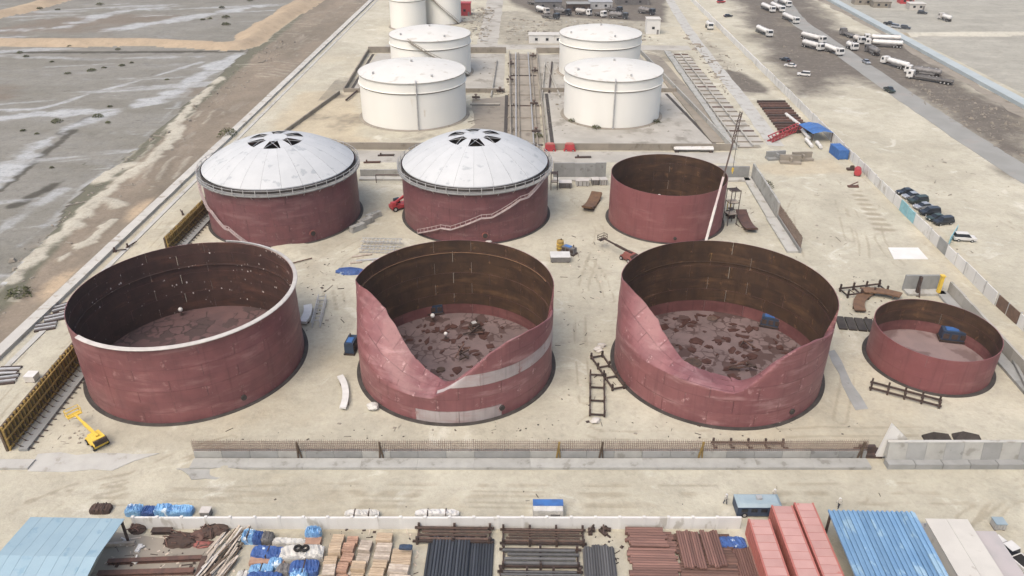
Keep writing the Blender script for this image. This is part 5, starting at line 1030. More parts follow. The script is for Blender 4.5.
def container(label, loc, rz, L, wd, h, m, doors=True, name='shipping_container', rm=None):
    t = T(name, label, 'container', loc, rz); b = MB(); b.box(0, 0, .15, L, wd, h - .15); b.build('shell', m, t); n = int(L / .55); rb = MB(); rb.box(0, 0, 0, .26, .07, h - .5); rb = rb.mesh('corrugation')
    for k in range(n): [inst('corrugation', rb, m, t, (-L / 2 + (k + .5) * L / n, s * (wd / 2 + .03), .3)) for s in (-1, 1)]
    for s in (-1, 1):
        b = MB(); b.box(0, s * (wd / 2 - .02), h - .14, L + .06, .2, .17); b.build('top_rail', m, t); b = MB(); b.box(0, s * (wd / 2 - .02), 0, L + .06, .2, .2); b.build('bottom_rail', m, t)
        for x in (-1, 1): b = MB(); b.box(x * (L / 2 - .02), s * (wd / 2 - .02), 0, .22, .22, h + .06); b.build('corner_post', m, t)
    for k in range(int(L / 1.2)): b = MB(); b.box(-L / 2 + (k + .5) * L / int(L / 1.2), 0, h + .003, L / int(L / 1.2) - .06, wd - .28, .035); b.build('roof_panel', rm or ('container_roof' if m == 'container_red' else m), t)
    for s in (-1, 1): b = MB(); b.box(L / 2 + .03, s * wd / 4, .25, .06, wd / 2 - .08, h - .45); d = b.build('door', m, t); b = MB(); b.cyl((L / 2 + .1, s * .25, .3), (L / 2 + .1, s * .25, h - .3), .035, 6); b.build('lock_bar', 'galv', d)
    return t
container('blue container standing against the hoarding beside the canopy', (*gxy(838, 156), 0), R_(95), 6, 2.5, 2.6, 'blue_paint')
for k, (u, v, lb) in enumerate(((776, 159, 'grey precast block at the rear of the sand lot, left of three'), (790, 163, 'brown-grey precast block at the rear of the sand lot, middle of three'), (802, 160, 'brown-grey precast block at the rear of the sand lot, right of three'))):
    b = MB(); b.box(0, 0, 0, 5.5, 2.4, .6); b.box(0, .6, .6, 5.5, .6, 1.5); b.box(0, 0, .6, .5, 2.2, 1.1); o = b.build('precast_block', 'concrete_brown' if k else 'concrete_grey', loc=g(u, v), rz=R_((10, -5, 5)[k])); tag(o, lb, 'block')
t = T('drum_tank', 'red drum tank beside the hoarding below the blue container', 'drum', g(857, 175), R_(70)); b = MB(); b.cyl((-1.3, 0, 1.1), (1.3, 0, 1.1), .9, 16); b.build('shell', 'red_paint', t, smooth=False); b = MB(); [b.box(x, 0, 0, .3, 1.6, .6) for x in (-.8, .8)]; b.build('cradle', 'steel_dark', t)
b = MB(); b.box(0, 0, 0, 2.2, 1.2, .5); b.box(.2, 0, .5, 1.0, .9, .7, taper=.8); o = b.build('pump_unit', 'scrap_brown', loc=g(851, 170)); tag(o, 'dark pump unit next to the red drum tank', 'pump'); b = MB(); b.box(0, 0, 0, 2.6, 1.0, .35); b.beam((-1, 0, .35), (1.2, .5, 1.2), .2); b.beam((-.6, -.5, .2), (1.3, .2, .5), .2); o = b.build('scrap_stand', 'steel_rust', loc=g(853, 187)); tag(o, 'rusty scrap on the sand above the brown ribbed patch', 'scrap')
# red skids and long white pipe bundle behind the rear bund
for k, (u, lb) in enumerate(((550, 'red pump skid in front of the compound wall, left one'), (569.5, 'red pump skid in front of the compound wall, right one'))):
    t = T('pump_skid', lb, 'pump', g(u, 150.5)); b = MB(); b.box(0, 0, 0, 3.4, 1.8, .4); b.build('skid', 'red_paint', t); b = MB(); b.box(0, 0, .4, 2.9, 1.5, 1.5, taper=.9); b.build('housing', 'red_paint', t); b = MB(); b.box(0, -.1, 1.9, 2.0, 1.1, .35); b.build('top_box', 'container_red', t); [wheel(t, x, s * .8, .3, .2) for x in (-1, 1) for s in (-1, 1)]
t = T('pipe_bundle', 'bundle of white pipes on dark cradles behind the smooth red tank', 'pipes', g(693, 151))
for k in range(5): b = MB(); b.cyl((-5.5 + .4 * (k % 2), -1 + k * .5, .9 + .25 * (k % 2)), (5.5, -1 + k * .5, .9 + .25 * (k % 2)), .32, 10); b.build('pipe', 'white_paint', t)
for x in (-4.8, 4.8): b = MB(); b.box(x, 0, 0, 1.0, 3.0, .55); b.build('cradle', 'steel_dark', t)
for k, (u, v) in enumerate(((386, 156), (372, 163), (583, 158), (668, 166))): b = MB(); b.box(0, 0, 0, 4.5, .5, .4); b.box(.3, .6, 0, 4.0, .4, .3); b.box(-1.4, 0, .4, .4, .5, .5); o = b.build('pipe_offcut', 'steel_dark' if k != 1 else 'steel_rust', loc=g(u, v), rz=R_(4)); tag(o, ['dark offcuts on the apron between the roofed tanks, far', 'rusty offcuts on the apron between the roofed tanks, near', 'dark offcuts behind the grey rear bund wall', 'dark offcuts behind the smooth red tank'][k], 'offcuts')
# stores at the top edge beyond the white tanks: dark sheds and vehicles
for k, (u, v, sx, m, lb) in enumerate(((548, 8, 14, 'truck_grey', 'dark grey shed at the top edge, left'), (578, 10, 12, 'steel_dark', 'dark shed at the top edge, middle'), (600, 8, 12, 'galv', 'pale metal shed at the top edge'), (632, 4, 18, 'truck_grey', 'grey shed at the top edge, right'))):
    hut('store_shed', lb, 'shed', g(u, v), R_(3), sx, 7, 3.5, m, ('pipe_grey', 'concrete_grey', 'galv', 'grey_roof')[k], 2)
tanker('white tanker left of the dark sheds at the top edge', (533, 10), (552, 16), 11, 'white_paint', 'offwhite', False, None); tanker('white tanker in front of the dark sheds at the top edge', (574, 14), (592, 16), 9, 'offwhite', 'white_paint', False, None); tanker('white flatbed right of the dark sheds at the top edge', (594, 15), (606, 18), 8, 'truck_grey', 'white_paint', True, None)
# far settlement right of the channel
for k, (u, v, sx, m, rm, lb) in enumerate(((862, 4, 10, 'concrete_brown', 'steel_rust', 'brown shed at the upper right edge, left'), (880, 7, 9, 'concrete_brown', 'concrete_brown', 'brown shed at the upper right edge, middle'), (905, 3, 7, 'red_paint', 'container_red', 'red shed at the upper right edge'), (915, 9, 8, 'offwhite', 'cream_roof', 'white shed right of the red shed'))): hut('store_shed', lb, 'shed', g(u, v), R_(-4), sx, 6, 3, m, rm, 2)

# ------------------------------------------------------------------ front yard: wall, sheds, containers and stores
wall_run('yard_wall', 'long white wall between the front sand road and the storage yard', 'wall', (-49.2, 69.75), (27.0, 71.6), 1.9, .3, 3.0, 'white_wall', post=.34, pm='white_wall', gap=.02, jit=.015)
def sheet_roof(name, label, x0, x1, y0, y1, z0, z1, n, m, ridge=None, rib=.12, posts=True, wall=None, wm='white_wall', cat='shed'):
    t = T(name, label, cat, (x0, y0, 0)); s = (x1 - x0) / n; L = y1 - y0
    for k in range(n):
        pr = [(0, z0), (L, z1)] if ridge is None else [(0, z0), (ridge[0], ridge[1]), (L, z1)]
        for (ya, za), (yb, zb) in zip(pr[:-1], pr[1:]):
            b = MB(); xa, xb = k * s, (k + 1) * s - .03; b.add([(xa, ya, za), (xb, ya, za), (xb, yb, zb), (xa, yb, zb), (xa, ya, za - .08), (xb, ya, za - .08), (xb, yb, zb - .08), (xa, yb, zb - .08)], [(0, 1, 2, 3), (7, 6, 5, 4), (0, 4, 5, 1), (1, 5, 6, 2), (2, 6, 7, 3), (3, 7, 4, 0)])
            for r_ in ((.0, .5) if rib else ()): b.beam((xa + r_ * s + .14, ya, za + rib * .4), (xa + r_ * s + .1, yb, zb + rib * .4), rib)
            b.build('roof_sheet', m, t)
    if wall: b = MB(); b.box((x1 - x0) / 2, L / 2, 0, x1 - x0 - .5, L - .5, min(z0, z1) - .1); b.build('wall', wm, t)
    elif posts:
        for i in range(4):
            for yy, zz in ((.3, z0), (L - .3, z1)): b = MB(); b.box(.3 + i * (x1 - x0 - .6) / 3, yy, 0, .25, .25, zz - .1); b.build('post', 'steel_dark', t)
    return t
sheet_roof('open_shed', 'pale blue sheet-roofed shed at the lower left corner', -60.3, -48.7, 54.5, 67.6, 3.7, 3.9, 8, 'shed_blue', (6.6, 4.6), 0)
sheet_roof('open_shed', 'bright blue ribbed roof shed at the lower right', 37.1, 47.7, 54.0, 71.0, 3.2, 3.9, 9, 'roof_blue', None, .24)
sheet_roof('store_shed', 'cream flat-roofed shed right of the bright blue roof', 49.1, 54.3, 54.0, 70.9, 2.9, 3.0, 2, 'cream_roof', None, 0, wall=True)
sheet_roof('store_shed', 'narrow grey flat roof right of the cream shed', 54.7, 57.2, 54.0, 69.6, 2.3, 2.4, 1, 'grey_roof', None, 0, wall=True)
box_thing('water_tank', 'small pale blue tank box behind the narrow grey roof', 'tank box', g(997, 527), 0, 1.3, 1.2, .9, 'galv', 'pale_blue', 3)
for k, (v0, lb) in enumerate(((532, 'far'), (546, 'second'), (560, 'third'), (572, 'near'))):
    b = MB(); b.box(0, 0, 0, .9, 1.0, 1.0); b.box(.1, 0, 1.0, .5, .6, .3); b.cyl((0, -.5, .5), (0, -.9, .5), .3, 10); o = b.build('air_unit', 'galv', loc=g(924 + (v0 - 532) * .62, v0, 0)); tag(o, 'grey machine box in the gap between blue roof and cream shed, %s one' % lb, 'machine box', 'boxes beside the blue roof')
container('red shipping container nearest the pipe stacks, leftmost of three', (28.8, 64.5, 0), PI / 2, 12.2, 2.5, 2.6, 'container_red'); container('red shipping container in the middle of three', (32.2, 66.7, 0), PI / 2, 12.2, 2.5, 2.75, 'container_red'); container('red shipping container next to the blue roof, rightmost of three', (35.15, 67.4, 0), PI / 2, 12.2, 2.3, 2.6, 'container_red')
p = g(760, 524); t = T('site_cabin', 'dark blue cabin with pale domed roof behind the yard wall', 'cabin', (p[0], p[1] + 2.2, 0), .02); b = MB(); b.box(0, 0, .3, 5.6, 2.3, 1.5); b.build('body', 'navy_paint', t)
b = MB(); b.add([(-2.85, -1.2, 1.81), (2.85, -1.2, 1.81), (2.85, 1.2, 1.81), (-2.85, 1.2, 1.81), (-2.4, -.8, 2.15), (2.4, -.8, 2.15), (2.4, .8, 2.15), (-2.4, .8, 2.15)], [(0, 1, 5, 4), (1, 2, 6, 5), (2, 3, 7, 6), (3, 0, 4, 7), (4, 5, 6, 7)]); rf = b.build('roof', 'pale_blue', t); b = MB(); b.box(.1, .1, 2.155, .7, .6, .3); b.build('roof_unit', 'galv', rf)
for k in range(4): b = MB(); b.box(-1.9 + k * 1.25, -1.17, 1.0, .8, .06, .55); b.build('window', 'glass', t)
for x in (-1.8, 1.8): [wheel(t, x, s_ * 1.0, .4, .3) for s_ in (-1, 1)]
# things standing on the sand road against the yard wall
def bundle(label, loc, rz, sx, sy, h, m, seed=0, cat='bundle', name='tarp_bundle', straps=2):
    t = T(name, label, cat, loc, rz); n, k_ = 18, 11; rr = random.Random(seed); vs = []
    for i in range(n + 1):
        x = -sx / 2 + sx * i / n; e = 1 - .25 * (abs(2 * x / sx) ** 6)
        for j in range(k_):
            a = PI * j / (k_ - 1); c_, s_ = math.cos(a), math.sin(a); q1 = (abs(c_) ** .3) * (1 if c_ > 0 else -1); vs.append((x, sy / 2 * q1 * e * (1 + rr.uniform(-.07, .07)), h * (abs(s_) ** .28) * e * (1 + rr.uniform(-.16, .10))))
    b = MB(); b.add(vs, [(i * k_ + j, (i + 1) * k_ + j, (i + 1) * k_ + j + 1, i * k_ + j + 1) for i in range(n) for j in range(k_ - 1)] + [tuple(range(k_)), tuple(n * k_ + j for j in range(k_ - 1, -1, -1))]); b.build('cover', m, t)
    for s in range(straps): b = MB(); x = -sx / 2 + sx * (s + .7) / (straps + .4); b.box(x, 0, 0, .12, sy * 1.02, h * 1.03); b.build('strap', 'steel_dark', t)
    return t
for k, (u, v, sx, m, lb) in enumerate(((134, 512, 2.6, 'tarp_light', 'pale blue tarp bundle behind the yard wall, leftmost of four'), (148, 512, 2.0, 'tarp_blue', 'dark blue tarp bundle behind the yard wall, second of four'), (163, 511, 2.6, 'tarp_light', 'pale blue tarp bundle behind the yard wall, third of four'), (181, 511, 3.4, 'tarp_light', 'blue and white tarp bundle behind the yard wall, rightmost of four'))): bundle(lb, (g(u, 516)[0], g(u, 516)[1] + .5, 0), .02, sx * .85, 1.4, (1.1, .8, 1.2, .95)[k], m, k, straps=0)
bundle('white sheeted bundle behind the yard wall', (g(362, 518)[0], g(362, 518)[1] + .2, 0), .02, 4.4, 1.1, .9, 'tarp_white', 6); bundle('long white sheeted bundle behind the yard wall', (g(437, 518)[0], g(437, 518)[1] + .2, 0), .02, 5.6, 1.0, 1.0, 'white_paint', 7)
t = T('sheeted_box', 'box covered with a half blue, half white sheet behind the yard wall', 'box', (g(548, 519)[0], g(548, 519)[1] + 1.0, 0), .02); b = MB(); b.box(0, 0, 0, 3.9, 2.0, 1.4, taper=.97); b.build('body', 'tarp_white', t); b = MB(); b.box(0, .42, 1.403, 3.9, 1.1, .1); b.build('blue_sheet', 'blue_paint', t); b = MB(); b.box(.9, -1.02, .3, 1.2, .06, .5); b.build('side_patch', 'truck_grey', t)
box_thing('store_box', 'small white and dark box behind the yard wall right of the blue bundles', 'box', (g(206, 517)[0], g(206, 517)[1] + .3, 0), 0, 1.2, 1.0, .8, 'truck_grey', 'offwhite')
bundle('dark scrap bundle behind the left end of the yard wall', (g(100, 513)[0], g(100, 513)[1] + .4, 0), .05, 2.6, 1.4, .8, 'scrap_brown', 9)

PIPE = MB().cyl((0, -.5, 0), (0, .5, 0), 1.0, 12); PIPE = PIPE.mesh('pipe'); shade_smooth(PIPE, 50)
def pipes_y(label, group, u0, u1, vref, yfar, n, rad, m, L=11.0, jit=.25, z0=0, layers=1, rz=0.0, dark_end=False):
    xa, xb = g(u0, vref, .3)[0], g(u1, vref, .3)[0]; rr = random.Random(n * 13 + int(u0))
    for l_ in range(layers):
        for k in range(n - l_):
            x = xa + (xb - xa) * (k + .5 + .5 * l_) / n; o = inst('steel_pipe', PIPE, m, None, (x, yfar - L / 2 + rr.uniform(-jit, jit), z0 + rad * (1 + 1.75 * l_)), (0, 0, rz), (rad, L, rad)); tag(o, label, 'pipe', group)
yf = lambda u, v: g(u, v, .4)[1]
pipes_y('long black pipe in the black stack in the middle of the yard', 'black pipe stack', 428, 494, 545, yf(460, 536), 23, .19, 'pipe_black', 9.5, .45, layers=1)
pipes_y('black pipe lying on top of the black stack in the middle of the yard', 'top layer of the black pipe stack', 432, 470, 548, yf(460, 539), 12, .19, 'pipe_black', 9.0, .5, z0=.36)
pipes_y('dark grey pipe in the grey stack right of the yard centre', 'grey pipe stack', 583, 615, 556, yf(600, 547), 12, .17, 'pipe_grey', 8, .3, layers=2)
pipes_y('long rusty pipe in the stack beside the red containers', 'rusty pipes beside the containers', 727, 762, 556, yf(740, 546), 14, .165, 'pipe_rust', 8, .25, rz=.02)
pipes_y('rusty pipe on the cross stack, left bunch', 'left bunch on the cross stack', 678, 700, 545, yf(690, 534), 9, .16, 'pipe_rust', 5.6, .2, z0=.7, rz=.02); pipes_y('rusty pipe on the cross stack, right bunch', 'right bunch on the cross stack', 702, 720, 545, yf(708, 534), 7, .16, 'pipe_rust', 5.4, .2, z0=.7, rz=.04)
def pipes_x(label, group, u0, u1, vfar, vnear, n, rad, m, jit=.2, z0=0.0):
    rr = random.Random(n + int(u0))
    ya, yb = g(640, vfar, .3)[1], g(640, vnear, .3)[1]; xa, xb = g(u0, vfar, .3)[0], g(u1, vfar, .3)[0]
    for k in range(n): y = ya + (yb - ya) * k / max(1, n - 1); o = inst('steel_pipe', PIPE, m, None, ((xa + xb) / 2 + rr.uniform(-jit, jit), y, z0 + rad), (0, 0, PI / 2 + rr.uniform(-.01, .01)), (rad, xb - xa, rad)); tag(o, label, 'pipe', group)
pipes_x('thick rusty pipe lying crosswise in the wide rusty stack', 'crosswise rusty pipe stack', 626, 672, 533, 590, 24, .25, 'pipe_rust', .3); pipes_x('thick rusty pipe on top of the wide rusty stack', 'top of the crosswise rusty stack', 627, 664, 531, 547, 7, .25, 'pipe_rust', .3, .42)
pipes_x('rusty pipe lying crosswise under the cross stack', 'under the cross stack', 674, 728, 535, 574, 15, .3, 'steel_rust')
# dark frames with bars in the centre of the yard
frame_rack('dark steel rack with red-brown bars against the yard wall, left one', (414, 537), (494, 538), 2.2, 'steel_dark', 3, .9, 4, 'scrap_brown'); frame_rack('dark steel rack with red-brown bars against the yard wall, right one', (500, 539), (586, 540), 2.2, 'steel_dark', 4, .9, 5, 'scrap_brown')
frame_rack('dark steel rack with grey bars in the yard centre', (499, 560), (582, 561), 2.6, 'steel_dark', 3, .8, 4, 'pipe_grey'); frame_rack('dark steel rack with grey bars at the bottom edge of the yard', (497, 585), (584, 586), 3.2, 'steel_dark', 4, .8, 8, 'pipe_grey')
for k, (u, v) in enumerate(((590, 532), (603, 533), (606, 530))): b = MB(); b.box(0, 0, 0, .5, 1.2, .3); b.box(.4, .3, 0, .4, .8, .5); b.beam((-.3, -.4, .3), (.5, .5, .8), .18); o = b.build('scrap_steel', 'steel_dark', loc=g(u, v), rz=k * .7); tag(o, 'small dark scrap piece by the yard wall right of the racks, %s' % ['left', 'middle', 'right'][k], 'scrap')
bundle('heap of blue and white plastic wrap left of the red containers', g(729, 545), .05, 4.0, 1.7, .7, 'tarp_blue', 12, straps=0)
# timber crates and pallets in columns
def crate(label, loc, rz, sx, sy, h, m, group):
    t = T('timber_crate', label, 'crate', loc, rz, group); b = MB(); b.box(0, 0, .12, sx, sy, h - .12); b.build('box', m, t)
    for s in (-1, 0, 1): b = MB(); b.box(s * (sx / 2 - .12), 0, 0, .14, sy, .119); b.build('runner', 'plank_grey', t)
    n = max(3, int(sy / .32))
    for k in range(n): b = MB(); b.box(0, -sy / 2 + (k + .5) * sy / n, h + .003, sx * .99, sy / n * .82, .05); b.build('top_slat', m, t)
    return t
cols = ((338, 'pale timber crate in the leftmost crate column', 'timber', 527, 1.6, 7, 1.0), (352, 'reddish timber crate in the second crate column', 'timber_red', 529, 1.5, 8, .8), (365, 'timber crate in the third crate column', 'timber', 534, 1.7, 7, .8), (385, 'pale timber crate in the fourth crate column', 'timber', 526, 2.0, 7, 1.0), (404, 'pale wide timber crate in the rightmost crate column', 'timber', 540, 2.7, 6, 1.0))
for ci, (u, lb, m, v0, sx, n, h) in enumerate(cols):
    x, y, _ = g(u, v0 + 6, h); rr = random.Random(ci); order = ['farthest', 'second', 'third', 'fourth', 'fifth', 'sixth', 'seventh', 'eighth']
    for k in range(n):
        sy = rr.uniform(1.2, 1.7); crate(lb + ', %s from the wall' % order[k], (x + rr.uniform(-.22, .22), y - sy / 2, 0), rr.uniform(-.10, .10), sx * rr.uniform(.85, 1.05), sy - .10, h * rr.uniform(.5, 1.15), rr.choice([m, m, m, m, 'timber', 'plank_grey']), 'timber crates in the yard'); y -= sy
bundle('small dark-capped bottles crate group on the rightmost crate column', (g(405, 553, 1.2)[0], g(405, 553)[1] - .3, 1.25), 0, 1.6, .7, .3, 'navy_paint', 21, straps=0)
# sheeted goods left of the crates
goods = ((250, 540, 1.6, 1.5, 1.3, 'tarp_light', 'pale blue wrapped crate by the yard wall, left of two dark ones'), (259, 541, 1.3, 1.4, 1.2, 'tarp_blue', 'dark blue wrapped crate by the yard wall, middle'), (268, 541, 1.5, 1.4, 1.1, 'truck_grey', 'grey wrapped crate by the yard wall, right'), (269, 556, 4.0, 1.8, 1.0, 'tarp_blue', 'wide dark blue sheeted stack with brown base'), (290, 544, 4.2, .9, .7, 'tarp_white', 'white roll lying left of the crates'),
         (303, 557, 5.2, 2.0, 1.3, 'tarp_white', 'large cream sheeted load left of the crates'), (262, 572, 2.8, 1.3, .8, 'tarp_light', 'pale blue sheeted stack at the bottom edge, left'), (276, 566, 1.6, 1.2, 1.0, 'tarp_light', 'small pale blue bag at the bottom, middle'), (284, 572, 1.6, 1.4, .9, 'truck_grey', 'dark grey bag at the bottom edge'), (305, 571, 3.4, 2.0, 1.0, 'tarp_blue', 'dark blue sheeted heap at the bottom right of the tarps'), (300, 577, 2.0, 1.2, 1.0, 'tarp_light', 'bright blue bag at the bottom edge'), (265, 580, 4.0, 1.2, .9, 'tarp_blue', 'dark blue sheeted stack at the bottom edge'), (244, 577, 1.6, 1.2, .6, 'tarp_white', 'white bag at the bottom edge beside the planks'), (314, 537, 1.9, 1.2, 1.5, 'tarp_light', 'blue and white bag on a brown box by the wall'))
for k, (u, v, sx, sy, h, m, lb) in enumerate(goods): bundle(lb, g(u, v), R_(random.uniform(-4, 4)), sx, sy, h, m, 30 + k, straps=0 if k % 3 else 1)
for k, (u, v, sx, lb) in enumerate(((269, 560, 4.2, 'brown crate under the wide dark blue stack'), (314, 541, 2.0, 'brown crate under the blue and white bag'))): b = MB(); b.box(0, 0, 0, sx, 1.2, .55); b.box(0, -.62, .1, sx, .06, .12); b.box(0, -.62, .35, sx, .06, .12); o = b.build('packing_crate', 'timber_red', loc=(g(u, v)[0], g(u, v)[1] - .4, 0)); tag(o, lb, 'crate')
for k in range(2): t = T('tyre_pair', 'dark tyre on the cream sheeted load, %s' % ['left', 'right'][k], 'tyre', (*gxy(298 + 7 * k, 549, 1.3), 1.33)); b = MB(); b.lathe([(.25, 0), (.5, 0), (.55, .12), (.5, .24), (.25, .24), (.22, .12), (.25, 0)], 16); b.build('tyre', 'tyre', t, smooth=True)
# plank bundle and scrap left part
t = T('plank_heap', 'long heap of grey-white scaffold planks left of the blue goods', 'planks', g(226, 556), 0)
rr = random.Random(5)
for k in range(46): b = MB(); x = rr.uniform(-1.6, 1.6); a = rr.uniform(-.16, .16) - .30; L = rr.uniform(2.2, 4.5); b.box(x - .3, rr.uniform(-3.6, 3.6), .1 + rr.uniform(0, .7), .22, L, .07, rz=a); b.build('plank', ('plank_grey', 'plank_grey', 'offwhite', 'form_board')[k % 4], t)
for k, (u, v, rx, ry, h, m, lb) in enumerate(((138, 530, 1.0, .9, 1.0, 'scrap_brown', 'dark round coil heap by the yard wall, left'), (220, 530, 1.5, .9, 1.0, 'scrap_brown', 'dark brown coil heap by the yard wall, right'), (182, 541, 2.2, 1.2, .8, 'scrap_brown', 'dark brown scrap heap in the left yard'), (200, 537, 1.2, .9, .9, 'steel_rust', 'reddish scrap heap in the left yard'), (208, 534, 1.2, 1.0, .9, 'scrap_brown', 'dark scrap heap between the brown heaps'), (203, 545, 1.6, .6, .4, 'lift_red', 'red-brown steel heap below the scrap'))):
    t = T('scrap_heap', lb, 'scrap', g(u, v), 0); b = MB(); b.blob(0, 0, 0, rx, ry, h, 14, 7, k, .25, flat=True); b.build('core', m, t)
    for i in range(14): b = MB(); b.beam((rr.uniform(-rx, rx), rr.uniform(-ry, ry), rr.uniform(.1, h)), (rr.uniform(-rx, rx), rr.uniform(-ry, ry), rr.uniform(.2, h * 1.2)), .1); b.build('bar', 'steel_rust' if i % 3 else 'steel_dark', t)
for k, (u0, v0, u1, v1, wd, m, lb) in enumerate(((152, 531, 172, 531, .8, 'steel_dark', 'dark beam against the yard wall'), (108, 562, 202, 558, .6, 'steel_rust', 'long rusty beam across the left yard, upper'), (98, 574, 194, 571, .7, 'steel_rust', 'long rusty beam across the left yard, lower'), (205, 557, 196, 580, .6, 'scrap_brown', 'dark beam lying lengthwise left of the planks, left'), (214, 556, 208, 580, .6, 'scrap_brown', 'dark beam lying lengthwise left of the planks, right'), (100, 545, 135, 543, .35, 'plank_grey', 'thin grey board in the left yard'))):
    p, q_ = g(u0, v0, .3), g(u1, v1, .3); d = [q_[i] - p[i] for i in range(3)]; b = MB(); fr, fu = b.frame((0, 0, 0), d); b.beam((0, 0, .2), (d[0], d[1], d[2] + .2), wd, .08); b.beam((0, 0, -.2), (d[0], d[1], d[2] - .2), wd, .08); b.beam((0, 0, 0), d, .1, .34); o = b.build('steel_beam', m, loc=p); tag(o, lb, 'beam')
for k, (u, v) in enumerate(((139, 549), (134, 562), (125, 543))): b = MB(); b.box(0, 0, 0, .5, 1.2, .25); b.beam((-.2, -.4, .2), (.7, .2, .4), .15); o = b.build('white_offcut', 'white_paint', loc=g(u, v), rz=k * 1.1); tag(o, 'white offcut lying in the left yard, %s' % ['upper right one', 'lower one', 'upper left one'][k], 'offcut')
setting(slab('yard_board_floor', [gxy(*p) for p in ((112, 532), (218, 545), (205, 578), (85, 585))], -.1, .05, 'concrete_brown', .2, 2))

# ------------------------------------------------------------------ people
def person(label, loc, rz, stride=.25, arm=.2):
    t = T('person', label, 'person', loc, rz); me = bpy.data.meshes.new('body')
    V = [(0, 0, .95), (0, 0, 1.15), (0, 0, 1.38), (0, 0, 1.48), (.02, 0, 1.60), (.03, 0, 1.72), (0, .10, .90), (stride * .6, .11, .48), (stride * .5, .11, .09), (stride * .5 + .17, .12, .05), (0, -.10, .90), (-stride * .3, -.11, .48), (-stride, -.11, .10), (-stride + .16, -.12, .05),
         (0, .20, 1.40), (-arm * .3, .25, 1.12), (arm * .4, .26, .88), (arm * .6, .26, .78), (0, -.20, 1.40), (arm * .3, -.25, 1.12), (arm, -.26, .92), (arm + .08, -.26, .83)]
    E_ = [(0, 1), (1, 2), (2, 3), (3, 4), (4, 5), (0, 6), (6, 7), (7, 8), (8, 9), (0, 10), (10, 11), (11, 12), (12, 13), (2, 14), (14, 15), (15, 16), (16, 17), (2, 18), (18, 19), (19, 20), (20, 21)]
    Rr = [.15, .14, .16, .06, .10, .09, .10, .07, .05, .045, .10, .07, .05, .045, .075, .05, .04, .045, .075, .05, .04, .045]
    me.from_pydata(V, E_, []); o = inst('body', me, 'worker_clothes', t); md = o.modifiers.new('s', 'SKIN')
    for i, r in enumerate(Rr): me.skin_vertices[0].data[i].radius = (r, r)
    me.skin_vertices[0].data[0].use_root = True; o.modifiers.new('u', 'SUBSURF').render_levels = 1
    b = MB(); b.lathe([(.01, .13), (.08, .11), (.125, .03), (.13, 0), (.17, -.005)], 14); o = b.build('helmet', 'white_paint', t, (.03, 0, 1.70), smooth=True); return t
def try_skin():
    person('worker in a white shirt walking on the sand road left of the blue cabin', g(725, 504), R_(-60)); person('worker in pale shirt walking behind the blue cabin', g(773, 499), R_(-100), .35); person('worker standing at the back edge of the blue ribbed roof', g(838, 508), R_(200), .1)
_old = bpy.types.Mesh.skin_vertices if hasattr(bpy.types.Mesh, 'skin_vertices') else None
def _ensure_skin(me):
    import bmesh
    bm = bmesh.new(); bm.from_mesh(me); bm.verts.layers.skin.verify(); bm.to_mesh(me); bm.free()
_inst0 = inst
def inst(name, me, m, parent=None, loc=(0, 0, 0), rot=(0, 0, 0), scale=(1, 1, 1)):
    if name == 'body' and len(me.polygons) == 0: _ensure_skin(me)
    return _inst0(name, me, m, parent, loc, rot, scale)
try_skin()

# ------------------------------------------------------------------ shrubs of the salt flat and the site
def shrub(label, loc, r, h, seed, group='scattered shrubs'):
    t = T('desert_shrub', label, 'shrub', loc, 0, group); rr = random.Random(seed); b = MB()
    for k in range(7): a = rr.uniform(0, 2 * PI); b.cyl((0, 0, 0), (r * .7 * math.cos(a), r * .7 * math.sin(a), h * rr.uniform(.4, .8)), .05, 5, .02)
    b.build('stem', 'twig', t); b = MB()
    for k in range(int(90 + 60 * r)):
        a = rr.uniform(0, 2 * PI); d = r * math.sqrt(rr.random()) * rr.uniform(.7, 1.1); z = h * (1 - (d / r / 1.15) ** 2) * rr.uniform(.2, 1.05) + .05; s = rr.uniform(.12, .3) * (.5 + r * .3)
        ax = [rr.uniform(-1, 1) for _ in range(3)]; bx = [rr.uniform(-1, 1) for _ in range(3)]; c_ = (d * math.cos(a), d * math.sin(a), max(.05, z))
        b.add([[c_[i] - ax[i] * s for i in range(3)], [c_[i] + bx[i] * s * .6 for i in range(3)], [c_[i] + ax[i] * s for i in range(3)], [c_[i] - bx[i] * s * .6 for i in range(3)]], [(0, 1, 2, 3)])
    b.build('crown', 'leaf', t); return t
shrub('large dark green shrub at the left edge beside the pale wall', g(20, 296), 2.6, 1.7, 1, None); shrub('green bush beside the bund wall right of the smooth red tank', g(766, 187), 2.0, 1.8, 2, None); shrub('dark green bush at the wall above the left roofed tank', g(228, 136), 3.0, 2.4, 3, None)
sh = ((26, 57, 3), (46, 64, 2), (52, 62, 2), (68, 74, 3), (72, 70, 2), (92, 71, 4), (104, 68, 2), (112, 65, 3), (122, 66, 3), (132, 63, 2), (128, 91, 3), (110, 107, 2), (57, 122, 4), (92, 119, 5), (98, 117, 4), (108, 123, 2), (84, 126, 4), (23, 131, 2), (37, 134, 1.5), (12, 155, 1.5), (52, 168, 1.5), (40, 9, 4), (48, 7, 4), (58, 10, 3), (100, 5, 5), (192, 26, 4), (203, 20, 3), (210, 19, 3), (218, 30, 5), (226, 18, 5), (226, 25, 5), (184, 29, 3), (222, 8, 4), (250, 1, 4), (9, 51, 3), (20, 53, 3), (167, 80, 2), (220, 120, 2), (70, 47, 3), (118, 50, 3))
for k, (u, v, r) in enumerate(x for i_, x in enumerate(sh) if i_ % 3 != 1): shrub('small dark shrub scattered on the salt flat', g(u, v, -.1), r * .45, r * .26, 50 + k)
